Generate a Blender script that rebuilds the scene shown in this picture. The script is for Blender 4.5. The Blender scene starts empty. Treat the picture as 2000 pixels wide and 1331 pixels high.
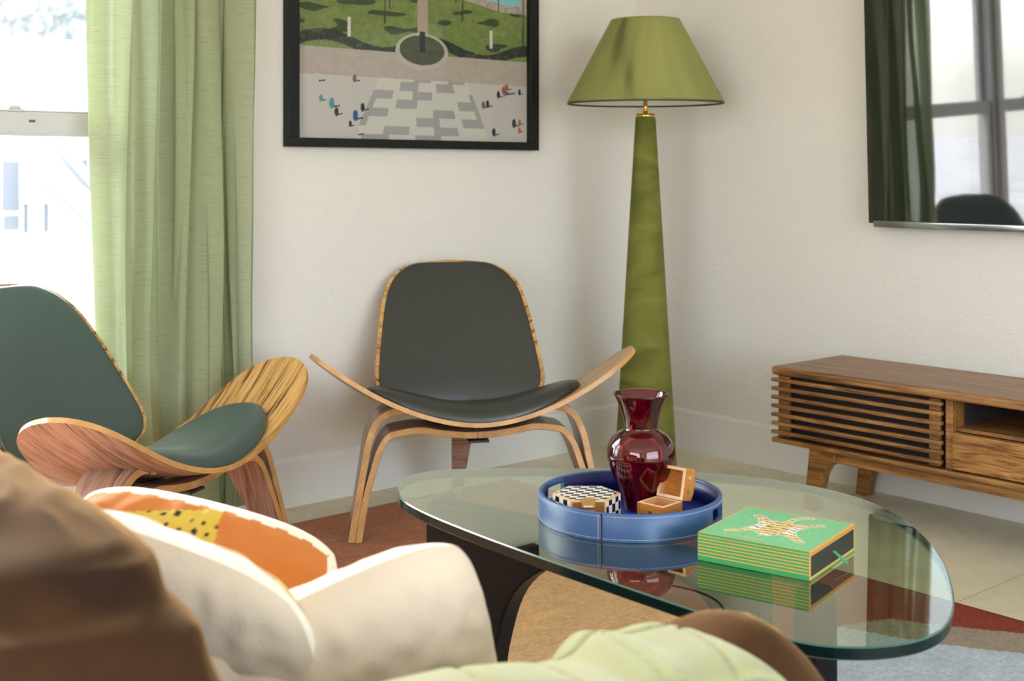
import bpy, bmesh, math, random
from math import sin, cos, pi, radians, sqrt, atan2, exp
from mathutils import Vector, Matrix, noise
random.seed(7)
C = bpy.context.scene.collection
S = bpy.context.scene

# ------------------------------------------------------------------ camera, world, lights
# world frame: corner of the room at the origin, window wall = plane y 0, television wall = plane x 0, room at x<0, y<0
CAM = (-3.5661, -3.3829, 1.02)
cd = bpy.data.cameras.new('camera'); cam = bpy.data.objects.new('camera', cd); C.objects.link(cam)
cam.location = CAM
cam.rotation_euler = (radians(90), 0, radians(-40.972))
cd.sensor_width = 36; cd.lens = 44.55; cd.shift_y = -0.1627
cd.clip_start = 0.05; cd.clip_end = 200
cd.dof.use_dof = True; cd.dof.focus_distance = 2.75; cd.dof.aperture_fstop = 6.3
S.camera = cam
S.view_settings.view_transform = 'Standard'; S.view_settings.look = 'None'
S.view_settings.exposure = -0.23; S.view_settings.gamma = 1.0; S.view_settings.use_curve_mapping = False
S.cycles.use_denoising = True
try: S.cycles.denoiser = 'OPENIMAGEDENOISE'
except Exception: pass
S.cycles.max_bounces = 12; S.cycles.diffuse_bounces = 6; S.cycles.glossy_bounces = 6
S.cycles.transmission_bounces = 10; S.cycles.transparent_max_bounces = 16
S.cycles.sample_clamp_indirect = 6.0
S.cycles.caustics_reflective = False; S.cycles.caustics_refractive = False

W = bpy.data.worlds.new('World'); S.world = W; W.use_nodes = True
nt = W.node_tree; bg = nt.nodes['Background']
sky = nt.nodes.new('ShaderNodeTexSky'); sky.sky_type = 'NISHITA'; sky.sun_disc = False
sky.sun_elevation = radians(38); sky.sun_rotation = radians(10); sky.dust_density = 3.0; sky.ozone_density = 0.6; sky.air_density = 0.7
mixc = nt.nodes.new('ShaderNodeMix'); mixc.data_type = 'RGBA'; mixc.inputs[0].default_value = 0.75
nt.links.new(sky.outputs[0], mixc.inputs[6]); mixc.inputs[7].default_value = (1.0, 1.0, 0.97, 1)
nt.links.new(mixc.outputs[2], bg.inputs['Color']); bg.inputs['Strength'].default_value = 6.6

def light(name, kind, loc, direction, energy, color=(1, 1, 1), size=None, size_y=None, angle=None, portal=False):
    l = bpy.data.lights.new(name, kind); o = bpy.data.objects.new(name, l); C.objects.link(o)
    o.location = loc; o.rotation_euler = Vector(direction).to_track_quat('-Z', 'Y').to_euler()
    l.energy = energy; l.color = color
    if kind == 'AREA':
        l.shape = 'RECTANGLE'; l.size = size; l.size_y = size_y
        if portal: l.cycles.is_portal = True
    if angle: l.angle = angle
    return o
light('sun', 'SUN', (-3, 8, 6), (-0.03, -0.90, -0.40), 3.0, (1.0, 0.95, 0.86), angle=radians(1.5))
light('window_portal', 'AREA', (-2.52, 0.16, 1.18), (0, -1, 0), 1, size=0.96, size_y=1.86, portal=True)
light('window_portal', 'AREA', (-3.58, 0.16, 1.18), (0, -1, 0), 1, size=0.96, size_y=1.86, portal=True)
# daylight that comes in by the glazed openings of the two walls behind the camera
light('rear_daylight', 'AREA', (-6.85, -4.1, 1.35), (1, 0, 0), 62, (1.0, 0.97, 0.93), size=3.6, size_y=2.1)
light('side_daylight', 'AREA', (-2.6, -6.35, 1.35), (0, 1, 0), 6, (1.0, 0.96, 0.91), size=3.6, size_y=2.1)

# ------------------------------------------------------------------ material helpers
class NT:
    def __init__(s, name):
        s.m = bpy.data.materials.new(name); s.m.use_nodes = True
        s.t = s.m.node_tree; s.n = s.t.nodes; s.b = s.n['Principled BSDF']; s.out = s.n['Material Output']
    def node(s, typ, **kw):
        x = s.n.new('ShaderNode' + typ)
        for k, v in kw.items():
            if k.startswith('i_'):
                key = k[2:]; key = int(key) if key.isdigit() else key.replace('_', ' ')
                x.inputs[key].default_value = v
            else: setattr(x, k, v)
        return x
    def link(s, a, b): s.t.links.new(a, b)
    def coords(s, which='Object', scale=(1, 1, 1), rot=(0, 0, 0)):
        tc = s.node('TexCoord'); mp = s.node('Mapping'); mp.inputs['Scale'].default_value = scale; mp.inputs['Rotation'].default_value = rot
        s.link(tc.outputs[which], mp.inputs[0]); return mp.outputs[0]
    def noise(s, vec, scale, detail=4, rough=0.5, dist=0.0):
        x = s.node('TexNoise'); x.inputs['Scale'].default_value = scale; x.inputs['Detail'].default_value = detail
        x.inputs['Roughness'].default_value = rough; x.inputs['Distortion'].default_value = dist
        s.link(vec, x.inputs['Vector']); return x.outputs['Fac']
    def ramp(s, fac, stops):
        r = s.node('ValToRGB'); e = r.color_ramp.elements
        while len(e) < len(stops): e.new(0.5)
        for q, (p, c) in zip(e, stops):
            q.position = p; q.color = (*c, 1)
        s.link(fac, r.inputs[0]); return r.outputs[0]
    def bump(s, h, strength, dist=0.01):
        x = s.node('Bump'); x.inputs['Strength'].default_value = strength; x.inputs['Distance'].default_value = dist
        s.link(h, x.inputs['Height']); s.link(x.outputs[0], s.b.inputs['Normal'])
    def set(s, **kw):
        for k, v in kw.items():
            key = k.replace('_', ' ')
            if isinstance(v, tuple) and len(v) == 3: v = (*v, 1)
            s.b.inputs[key].default_value = v
        return s

def srgb(r, g, b):
    f = lambda c: (c / 255 / 12.92) if c / 255 <= 0.04045 else ((c / 255 + 0.055) / 1.055) ** 2.4
    return (f(r), f(g), f(b))

def plain(name, col, rough=0.5, metal=0.0, **kw):
    t = NT(name); t.set(Base_Color=col, Roughness=rough, Metallic=metal, **kw); return t.m

def wood(name, cols, axis=(1, 12, 12), scale=4, rough=0.4, warp=0.25, rot=(0, 0, 0), fine=0.35, which='Object'):
    t = NT(name); v = t.coords(which, axis, rot)
    n1 = t.noise(v, scale, 6, 0.62, warp)
    v2 = t.coords(which, tuple(a * 3.2 if a > 1.5 else a for a in axis), rot)
    n2 = t.noise(v2, scale * 2.2, 4, 0.7, 0.1)
    m = t.node('Mix', data_type='FLOAT', i_0=fine); t.link(n1, m.inputs[2]); t.link(n2, m.inputs[3])
    c = t.ramp(m.outputs[0], cols); t.link(c, t.b.inputs['Base Color'])
    t.set(Roughness=rough); t.bump(n2, 0.08, 0.002); return t.m

def velvet(name, c1, c2, scale=3.0, sheen=0.6, tint=(1, 1, 1), stretch=(1, 1, 1), bump=0.15):
    t = NT(name); v = t.coords('Object', stretch)
    n = t.noise(v, scale, 3, 0.5, 0.6); c = t.ramp(n, [(0.35, c1), (0.62, c2)])
    t.link(c, t.b.inputs['Base Color'])
    t.set(Roughness=0.85, Specular_IOR_Level=.15, Sheen_Weight=sheen, Sheen_Roughness=0.35, Sheen_Tint=tint)
    f = t.noise(t.coords('Object'), 400, 2); t.bump(f, bump, 0.002); return t.m

def glassy(name, tint, rough=0.0, ior=1.5, extra=0.0, double=1.0, gloss=(1, 1, 1)):
    """a pane as the eye sees it: tinted see-through with a fresnel mirror on top"""
    t = NT(name); t.n.remove(t.b)
    tr = t.node('BsdfTransparent'); tr.inputs[0].default_value = (*tint, 1)
    gl = t.node('BsdfGlossy'); gl.inputs['Roughness'].default_value = rough; gl.inputs[0].default_value = (*gloss, 1)
    fr0 = t.node('Fresnel'); fr0.inputs['IOR'].default_value = ior
    ge = t.node('NewGeometry'); iv = t.node('Math', operation='SUBTRACT', i_0=1.0); t.link(ge.outputs['Backfacing'], iv.inputs[1])
    sc = t.node('Math', operation='MULTIPLY', i_1=double); sc.use_clamp = True; t.link(fr0.outputs[0], sc.inputs[0])
    fr = t.node('Math', operation='MULTIPLY'); t.link(sc.outputs[0], fr.inputs[0]); t.link(iv.outputs[0], fr.inputs[1])
    mx = t.node('MixShader')
    if extra:
        ad = t.node('Math', operation='ADD', i_1=extra); ad.use_clamp = True
        t.link(fr.outputs[0], ad.inputs[0]); t.link(ad.outputs[0], mx.inputs[0])
    else: t.link(fr.outputs[0], mx.inputs[0])
    t.link(tr.outputs[0], mx.inputs[1]); t.link(gl.outputs[0], mx.inputs[2]); t.link(mx.outputs[0], t.out.inputs[0])
    return t.m

def painted(name, rough=0.5, bump=None, attr='Col', sheen=0.0, spec=0.5):
    t = NT(name); a = t.node('VertexColor', layer_name=attr); t.link(a.outputs[0], t.b.inputs['Base Color'])
    t.set(Roughness=rough, Sheen_Weight=sheen, Specular_IOR_Level=spec)
    if bump: t.bump(t.noise(t.coords('Object'), bump[0], 4, 0.7), bump[1], bump[2] if len(bump) > 2 else 0.003)
    return t

# ------------------------------------------------------------------ mesh helpers
def mesh_obj(name, verts, faces, mat, parent=None, smooth=False, uvs=None, fm=None, loc=None, colors=None):
    me = bpy.data.meshes.new(name); me.from_pydata([tuple(v) for v in verts], [], faces)
    mats = mat if isinstance(mat, (list, tuple)) else [mat]
    for m in mats: me.materials.append(m)
    if fm: me.polygons.foreach_set('material_index', fm)
    if smooth: me.polygons.foreach_set('use_smooth', [True] * len(me.polygons))
    if uvs:
        l = me.uv_layers.new(name='UVMap')
        for i, lp in enumerate(me.loops): l.data[i].uv = uvs[lp.vertex_index]
    if colors:
        a = me.color_attributes.new('Col', 'FLOAT_COLOR', 'POINT')
        a.data.foreach_set('color', [x for c in colors for x in (c[0], c[1], c[2], 1.0)])
    me.update()
    o = bpy.data.objects.new(name, me); C.objects.link(o)
    if parent: o.parent = parent
    if loc: o.location = loc
    return o

def normals(o):
    bm = bmesh.new(); bm.from_mesh(o.data); bmesh.ops.recalc_face_normals(bm, faces=bm.faces); bm.to_mesh(o.data); bm.free()

def thing(name, label, cat, loc=(0, 0, 0), rz=0, group=None, tilt=(0, 0)):
    o = bpy.data.objects.new(name, None); C.objects.link(o); o.empty_display_size = 0.1
    o.location = loc; o.rotation_euler = (tilt[0], tilt[1], rz); o['label'] = label; o['category'] = cat
    if group: o['group'] = group
    return o
def tag(o, label, cat, group=None, kind=None):
    o['label'] = label; o['category'] = cat
    if group: o['group'] = group
    if kind: o['kind'] = kind
    return o

class MB:
    """collects boxes and other pieces, links them as one mesh"""
    def __init__(s): s.v = []; s.f = []; s.m = []
    def add(s, verts, faces, mi=0):
        n = len(s.v); s.v += [tuple(v) for v in verts]; s.f += [tuple(i + n for i in f) for f in faces]; s.m += [mi] * len(faces)
    def box(s, x0, x1, y0, y1, z0, z1, mi=0, M=None):
        vs = [Vector((x, y, z)) for z in (z0, z1) for y in (y0, y1) for x in (x0, x1)]
        if M: vs = [M @ v for v in vs]
        s.add(vs, [(0, 2, 3, 1), (4, 5, 7, 6), (0, 1, 5, 4), (2, 6, 7, 3), (0, 4, 6, 2), (1, 3, 7, 5)], mi)
    def prism(s, pts, z0, z1, mi=0, axis='z', M=None):
        n = len(pts); f = {'z': lambda a, b, c: (a, b, c), 'y': lambda a, b, c: (a, c, b), 'x': lambda a, b, c: (c, a, b)}[axis]
        vs = [Vector(f(a, b, z0)) for a, b in pts] + [Vector(f(a, b, z1)) for a, b in pts]
        if M: vs = [M @ v for v in vs]
        s.add(vs, [tuple(reversed(range(n))), tuple(range(n, 2 * n))] + [(i, (i + 1) % n, n + (i + 1) % n, n + i) for i in range(n)], mi)
    def cyl(s, p0, p1, r0, r1=None, n=24, mi=0):
        r1 = r0 if r1 is None else r1; p0 = Vector(p0); p1 = Vector(p1); q = (p1 - p0).to_track_quat('Z', 'Y')
        vs = [p0 + q @ Vector((r0 * cos(2 * pi * i / n), r0 * sin(2 * pi * i / n), 0)) for i in range(n)]
        vs += [p1 + q @ Vector((r1 * cos(2 * pi * i / n), r1 * sin(2 * pi * i / n), 0)) for i in range(n)]
        s.add(vs, [tuple(reversed(range(n))), tuple(range(n, 2 * n))] + [(i, (i + 1) % n, n + (i + 1) % n, n + i) for i in range(n)], mi)
    def build(s, name, mat, parent=None, bevel=0, seg=2, smooth=False, loc=None, kind=None):
        o = mesh_obj(name, s.v, s.f, mat, parent, smooth, fm=s.m, loc=loc); normals(o)
        if bevel:
            b = o.modifiers.new('bevel', 'BEVEL'); b.width = bevel; b.segments = seg; b.limit_method = 'ANGLE'; b.angle_limit = radians(35)
            o.data.polygons.foreach_set('use_smooth', [True] * len(o.data.polygons))
            w = o.modifiers.new('wn', 'WEIGHTED_NORMAL'); w.keep_sharp = True
        if kind: o['kind'] = kind
        return o

def grid(name, nu, nv, fn, mat, parent=None, closeu=False, loc=None, smooth=True, color=None, uvscale=(1, 1), solid=0, offset=-1):
    vs = []; uv = []; cols = []
    for j in range(nv + 1):
        for i in range(nu + (0 if closeu else 1)):
            a, b = i / nu, j / nv
            vs.append(fn(a, b)); uv.append((a * uvscale[0], b * uvscale[1]))
            if color: cols.append(color(a, b))
    w = nu if closeu else nu + 1; fs = []
    for j in range(nv):
        for i in range(nu):
            k = (i + 1) % w if closeu else i + 1
            fs.append((j * w + i, j * w + k, (j + 1) * w + k, (j + 1) * w + i))
    o = mesh_obj(name, vs, fs, mat, parent, smooth, uv, loc=loc, colors=cols or None)
    if solid:
        m = o.modifiers.new('solid', 'SOLIDIFY'); m.thickness = solid; m.offset = offset
    return o

def lathe(name, prof, mat, parent=None, n=64, loc=None, uvv=True, wob=None):
    """closed profile of (r,z) turned about z"""
    vs = []; uv = []; L = len(prof)
    for j, (r, z) in enumerate(prof):
        for i in range(n + 1):
            a = 2 * pi * i / n
            vs.append((r * cos(a), r * sin(a), z)); uv.append((i / n, j / max(1, L - 1)))
    fs = [(j * (n + 1) + i, j * (n + 1) + i + 1, (j + 1) * (n + 1) + i + 1, (j + 1) * (n + 1) + i) for j in range(L - 1) for i in range(n)]
    me = mesh_obj(name, vs, fs, mat, parent, True, uv, loc=loc)
    bm = bmesh.new(); bm.from_mesh(me.data); bmesh.ops.remove_doubles(bm, verts=bm.verts, dist=1e-6)
    bmesh.ops.recalc_face_normals(bm, faces=bm.faces); bm.to_mesh(me.data); bm.free()
    return me

def interp(tab, x):
    if x <= tab[0][0]: return tab[0][1]
    for (a, b), (c, d) in zip(tab, tab[1:]):
        if x <= c:
            t = (x - a) / (c - a); return b + (d - b) * t
    return tab[-1][1]
def sinterp(tab, x):
    """smooth (catmull-rom like) table lookup"""
    if x <= tab[0][0]: return tab[0][1]
    if x >= tab[-1][0]: return tab[-1][1]
    for i in range(len(tab) - 1):
        x0, y0 = tab[i]; x1, y1 = tab[i + 1]
        if x <= x1:
            xm, ym = tab[i - 1] if i > 0 else (2 * x0 - x1, 2 * y0 - y1)
            xp, yp = tab[i + 2] if i + 2 < len(tab) else (2 * x1 - x0, 2 * y1 - y0)
            h = x1 - x0; m0 = (y1 - ym) / (x1 - xm) * h; m1 = (yp - y0) / (xp - x0) * h; t = (x - x0) / h
            return (2*t**3-3*t**2+1)*y0 + (t**3-2*t**2+t)*m0 + (-2*t**3+3*t**2)*y1 + (t**3-t**2)*m1
def smooth_closed(pts, n=8):
    out = []; L = len(pts)
    for i in range(L):
        p0, p1, p2, p3 = (Vector(pts[(i + k) % L]) for k in (-1, 0, 1, 2))
        for j in range(n):
            t = j / n
            out.append(tuple(0.5 * ((2 * p1) + (-p0 + p2) * t + (2*p0 - 5*p1 + 4*p2 - p3) * t*t + (-p0 + 3*p1 - 3*p2 + p3) * t**3)))
    return out
def smooth_open(pts, n=8):
    P = [Vector(p) for p in pts]; out = []
    for i in range(len(P) - 1):
        p0 = P[i - 1] if i else 2 * P[0] - P[1]; p1 = P[i]; p2 = P[i + 1]; p3 = P[i + 2] if i + 2 < len(P) else 2 * P[-1] - P[-2]
        for j in range(n):
            t = j / n
            out.append(0.5 * ((2 * p1) + (-p0 + p2) * t + (2*p0 - 5*p1 + 4*p2 - p3) * t*t + (-p0 + 3*p1 - 3*p2 + p3) * t**3))
    out.append(P[-1]); return out
def inside(x, y, poly):
    c = False; j = len(poly) - 1
    for i in range(len(poly)):
        xi, yi = poly[i][0], poly[i][1]; xj, yj = poly[j][0], poly[j][1]
        if (yi > y) != (yj > y) and x < (xj - xi) * (y - yi) / (yj - yi) + xi: c = not c
        j = i
    return c
def N(x, y, z=0.0, s=1.0): return noise.noise(Vector((x * s, y * s, z)))
def lerp(a, b, t): return tuple(p + (q - p) * t for p, q in zip(a, b))

# ------------------------------------------------------------------ materials
def wall_mat(name, col, bump):
    t = NT(name); v = t.coords('Object')
    n = t.noise(v, 75, 3, 0.55, 0.3); t.set(Base_Color=col, Roughness=0.75, Specular_IOR_Level=0.25)
    t.bump(n, bump, 0.005); return t.m
M_wall = wall_mat('orange_peel_wall', (0.665, 0.635, 0.572), 0.55)
M_trim = plain('trim_paint', (0.70, 0.68, 0.63), 0.4)
M_ceiling = plain('ceiling_paint', (0.8, 0.79, 0.77), 0.8)
M_vinyl = plain('window_vinyl', (0.50, 0.50, 0.495), 0.4, Specular_IOR_Level=.2)
M_pane = glassy('window_glass', (0.97, 0.985, 0.975), 0.0, 1.45)

def tile_mat():
    t = NT('large_beige_floor_tile'); v = t.coords('Object')
    br = t.node('TexBrick', offset=0.0, offset_frequency=1, squash=1.0)
    br.inputs['Scale'].default_value = 1.0; br.inputs['Brick Width'].default_value = 1.2; br.inputs['Row Height'].default_value = 0.6
    br.inputs['Mortar Size'].default_value = 0.0014; br.inputs['Mortar Smooth'].default_value = 0.2
    mp = t.coords('Object'); t.link(mp, br.inputs['Vector'])
    n = t.noise(v, 2.2, 7, 0.66, 0.5); n2 = t.noise(v, 14, 5, 0.6)
    m = t.node('Mix', data_type='FLOAT', i_0=0.3); t.link(n, m.inputs[2]); t.link(n2, m.inputs[3])
    c = t.ramp(m.outputs[0], [(0.3, srgb(186, 177, 148)), (0.5, srgb(210, 201, 172)), (0.7, srgb(226, 218, 190))])
    mx = t.node('Mix', data_type='RGBA'); t.link(br.outputs['Fac'], mx.inputs[0]); t.link(c, mx.inputs[6]); mx.inputs[7].default_value = (*srgb(150, 140, 120), 1)
    t.link(mx.outputs[2], t.b.inputs['Base Color']); t.set(Roughness=0.38, Specular_IOR_Level=0.45)
    t.bump(n2, 0.05, 0.002); return t.m
M_tile = tile_mat()

# ------------------------------------------------------------------ the room
X0, Y0, ZC = -7.0, -6.5, 2.75
def struct(mb, name, mat, bevel=0):
    o = mb.build(name, mat, bevel=bevel); o['kind'] = 'structure'; return o
m = MB(); m.box(X0, 0.0, Y0, 0.0, -0.1, 0.0); struct(m, 'floor', M_tile)
m = MB(); m.box(X0 - .2, 0.2, Y0 - .2, 0.2, ZC, ZC + 0.1); struct(m, 'ceiling', M_ceiling)
# window wall with one opening for the twin windows
WX0, WX1, WZ0, WZ1 = -4.06, -2.04, 0.26, 2.12
m = MB()
m.box(X0, WX0, 0.0, 0.18, 0, ZC); m.box(WX1, 0.2, 0.0, 0.18, 0, ZC)
m.box(WX0, WX1, 0.0, 0.18, 0, WZ0); m.box(WX0, WX1, 0.0, 0.18, WZ1, ZC); struct(m, 'wall_left', M_wall)
m = MB(); m.box(0.0, 0.15, Y0, 0.0, 0, ZC); struct(m, 'wall_right', M_wall)
m = MB()
m.box(X0 - .12, X0, Y0, 0.18, 0, .3); m.box(X0 - .12, X0, Y0, 0.18, 2.4, ZC); m.box(X0 - .12, X0, Y0, -5.9, .3, 2.4); m.box(X0 - .12, X0, -2.3, 0.18, .3, 2.4)
struct(m, 'wall_back', M_wall)
m = MB()
m.box(X0 - .12, .15, Y0 - .12, Y0, 0, .3); m.box(X0 - .12, .15, Y0 - .12, Y0, 2.4, ZC); m.box(X0 - .12, -4.4, Y0 - .12, Y0, .3, 2.4); m.box(-.8, .15, Y0 - .12, Y0, .3, 2.4)
struct(m, 'wall_front', M_wall)

def baseboard(name, horizontal, a, b):
    prof = [(0, 0), (0.016, 0), (0.016, 0.138), (0.0145, 0.143), (0.010, 0.147), (0.003, 0.150), (0, 0.150)]
    m = MB()
    if horizontal: m.add([(x, -p, z) for x in (a, b) for p, z in prof], [tuple(range(7)), tuple(range(13, 6, -1))] + [(i, 7 + i, 7 + (i + 1) % 7, (i + 1) % 7) for i in range(7)])
    else: m.add([(-p, y, z) for y in (a, b) for p, z in prof], [tuple(range(7)), tuple(range(13, 6, -1))] + [(i, 7 + i, 7 + (i + 1) % 7, (i + 1) % 7) for i in range(7)])
    return struct(m, name, M_trim)
baseboard('baseboard_left', True, X0, -0.0)
baseboard('baseboard_right', False, Y0, -0.0)

# twin hung windows: two units either side of a mull post
def window(name, xa, xb):
    root = bpy.data.objects.new(name, None); C.objects.link(root); root['kind'] = 'structure'
    m = MB(); f = 0.035
    m.box(xa, xa + f, .05, .14, WZ0, WZ1); m.box(xb - f, xb, .05, .14, WZ0, WZ1)
    m.box(xa + f, xb - f, .05, .14, WZ0, WZ0 + f); m.box(xa + f, xb - f, .05, .14, WZ1 - f, WZ1)
    m.build('window_frame', M_vinyl, root, bevel=.003)
    for (z0, z1, yo, nm) in ((WZ0 + f, 1.188, .062, 'lower_sash'), (1.130, WZ1 - f, .100, 'upper_sash')):
        m = MB(); s = 0.032
        m.box(xa + f, xa + f + s, yo, yo + .03, z0, z1); m.box(xb - f - s, xb - f, yo, yo + .03, z0, z1)
        m.box(xa + f + s, xb - f - s, yo, yo + .03, z0, z0 + (.045 if nm == 'lower_sash' else .03)); m.box(xa + f + s, xb - f - s, yo, yo + .03, z1 - (.056 if nm == 'lower_sash' else .034), z1)
        if nm == 'lower_sash':
            m.box(xa + f + s, xb - f - s, yo - .006, yo, 1.123, 1.132); 
            m.box(xa + f + s, xb - f - s, yo + .004, yo + .028, z1, z1 + .006)
        sh = m.build(nm, M_vinyl, root, bevel=.003)
        g = MB(); g.box(xa + f + s, xb - f - s, yo + .012, yo + .016, z0 + .03, z1 - .03); g.build('glass_pane', M_pane, sh)
    # cam lock on the meeting rail
    m = MB(); cx = (xa + xb) / 2 + .19
    m.box(cx - .022, cx + .022, .062, .088, 1.188, 1.196); m.prism([(cx - .018, 1.196), (cx + .018, 1.196), (cx + .012, 1.205), (cx - .012, 1.205)], .066, .084, axis='y')
    m.build('sash_lock', M_vinyl, root, bevel=.002)
    m = MB(); m.box(cx + .035, cx + .052, .060, .07, 1.160, 1.167); m.build('lock_keeper', plain('dark_brass', (.12, .10, .05), .4, .6), root)
    return root
window('window_1', WX1 - 0.98, WX1)
window('window_2', WX0, WX0 + 0.98)
m = MB(); m.box(WX0 + .98, WX1 - .98, .03, .15, WZ0, WZ1); struct(m, 'trim_1', M_vinyl, .004)
m = MB(); m.box(WX0 - .01, WX1 + .01, -.03, .05, WZ0 - .025, WZ0); struct(m, 'trim_2', M_trim, .004)
m = MB(); m.box(WX1, WX1 + .012, -.001, .14, WZ0, WZ1); m.box(WX0 - .012, WX0, -.001, .14, WZ0, WZ1); struct(m, 'trim_3', M_trim)

# ------------------------------------------------------------------ outdoors beyond the window
M_render = plain('white_stucco', (0.62, 0.62, 0.62), 0.9)
M_outwhite = plain('white_painted_timber', (0.8, 0.8, 0.8), 0.6)
t = NT('pale_ground'); t.link(t.ramp(t.noise(t.coords('Object'), 2.0, 5), [(.35, (.42, .42, .42)), (.65, (.6, .6, .6))]), t.b.inputs['Base Color']); t.set(Roughness=.9); M_ground = t.m
M_outdark = plain('shaded_glazing', (0.19, 0.20, 0.215), 0.6, Specular_IOR_Level=.2)
M_slate = plain('grey_slate_roof', (0.2, 0.2, 0.22), 0.8)
m = MB(); m.box(-30, 30, .3, 40, -.35, -.25); o = m.build('ground_outside', M_ground); o['kind'] = 'structure'  # pale ground outdoors, not a trim piece
nh = thing('neighbour_house', 'white stucco house with a timber stair seen bleached out through the window', 'house', (0, 0, -.25))
m = MB(); m.box(-6, 6, 8.0, 13, 0, 2.45); m.build('wall', M_render, nh)
m = MB(); m.box(-6.2, 6.2, 7.8, 13.2, 2.38, 2.47); m.build('roof', M_outwhite, nh)
for (xa, xb, za, zb) in ((.37, .50, .95, 1.38), (.38, .50, .78, .9), (.56, .76, .75, 1.0), (-1.2, -.3, .9, 1.9), (1.8, 2.8, .9, 1.9)):
    m = MB(); m.box(xa, xb, 7.97, 8.02, za, zb); m.build('window', M_outdark, nh)
m = MB(); m.prism([(.90, 1.40), (1.12, 1.40), (1.12, 1.15)], 7.96, 8.02, axis='y'); m.build('stair_opening', M_outdark, nh)
for k in range(2):
    m = MB(); dz = -.42 * k
    m.prism([(.5, 1.72 + dz), (.62, 1.72 + dz), (1.5, .72 + dz * .6), (1.5, .60 + dz * .6)], 7.6, 7.72, axis='y'); m.build('stair_stringer', plain('shade_grey_timber', (.36, .36, .37), .8), nh)  # grey of the stringers stands in for a pale diagonal shadow
for xx in (.52, 1.16, 1.9):
    m = MB(); m.box(xx, xx + .1, 7.7, 7.8, 0, 1.75); m.build('post', M_outwhite, nh)
t = NT('pale_foliage'); t.link(t.ramp(t.noise(t.coords('Object'), 5, 3), [(.38, (.11, .115, .115)), (.62, (.26, .27, .26))]), t.b.inputs['Base Color']); M_leaf = t.m
for k, (tx, ty, r) in enumerate(((3.2, 16.0, 1.9), (-2.2, 18, 2.0))):
    tr = thing('tree', ['leafy tree rising behind the white house roof', 'second leafy tree behind the white house further to the left'][k], 'tree', (tx, ty, -.25))
    def fn(a, b, r=r, k=k):
        th = 2 * pi * a; ph = pi * b; d = Vector((sin(ph) * cos(th), sin(ph) * sin(th), -cos(ph)))
        q = r * (1 + .28 * noise.noise(d * 2.3 + Vector((k * 5, 0, 0))) + .14 * noise.noise(d * 7))
        return (d.x * q, d.y * q, d.z * q * .8 + 3.6)
    grid('crown', 64, 40, fn, M_leaf, tr)
    m = MB(); m.cyl((0, 0, 0), (0, 0, 2.6), .16, .1); m.build('trunk', plain('bark', (.12, .09, .07), .9), tr)

# ------------------------------------------------------------------ rug (painted wool)
RX0, RX1, RY0, RY1 = -3.27, -0.824, -3.30, -0.211
rust = srgb(184, 126, 98); maroon = srgb(132, 58, 46); tan = srgb(208, 168, 120); taupe = srgb(150, 136, 118); blue = srgb(176, 186, 196); grey = srgb(140, 140, 134); brown = srgb(95, 62, 50)
def rugcol(a, b):
    x = RX0 + (RX1 - RX0) * a; y = RY0 + (RY1 - RY0) * b
    wx = x + .05 * N(x * 3, y * 3, 1) + .005 * N(x * 20, y * 20, 2); wy = y + .05 * N(x * 3, y * 3, 5) + .005 * N(x * 20, y * 20, 6)
    d = (wx + 3.27) * .55 + (-wy)              # bands that run across the rug
    if wy > -.72 + .15 * (wx + 1.5): c = rust
    elif wy < -1.5 and wx > -.961 - .54 * (wy + 1.892): c = maroon
    elif wx > -1.36 and wy > -1.745 - .35 * max(0, wx + 1.15): c = maroon
    elif wy < -1.5 and wx > -1.09 - .42 * (wy + 1.93): c = taupe
    elif wy < -1.62 and wx > -1.85: c = blue
    elif wy < -2.3: c = grey
    else: c = tan
    n = N(x * 14, y * 30, 3) * .12 + N(x * 60, y * 60, 4) * .10 + 1.0
    return tuple(k * n for k in c)
pm = painted('hand_tufted_rug', 0.95, (260, 0.5, 0.006), sheen=0.0, spec=.15)
_c = pm.n['Color Attribute'] if 'Color Attribute' in pm.n else [x for x in pm.n if x.bl_idname == 'ShaderNodeVertexColor'][0]
_n = pm.noise(pm.coords('Object', (1, 1.6, 1)), 70, 6, .75, .6); _r = pm.ramp(_n, [(.3, (.72, .72, .72)), (.7, (1.22, 1.22, 1.22))])
_m = pm.node('Mix', data_type='RGBA', blend_type='MULTIPLY', i_0=1.0); pm.link(_c.outputs[0], _m.inputs[6]); pm.link(_r, _m.inputs[7]); pm.link(_m.outputs[2], pm.b.inputs['Base Color'])
rug = grid('area_rug', 360, 440, lambda a, b: (RX0 + (RX1 - RX0) * a, RY0 + (RY1 - RY0) * b, 0.012), pm.m, color=rugcol)
s_ = rug.modifiers.new('solid', 'SOLIDIFY'); s_.thickness = .011; s_.offset = -1
tag(rug, 'large wool rug in rust, maroon, tan and pale blue fields under the glass table', 'rug')

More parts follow.
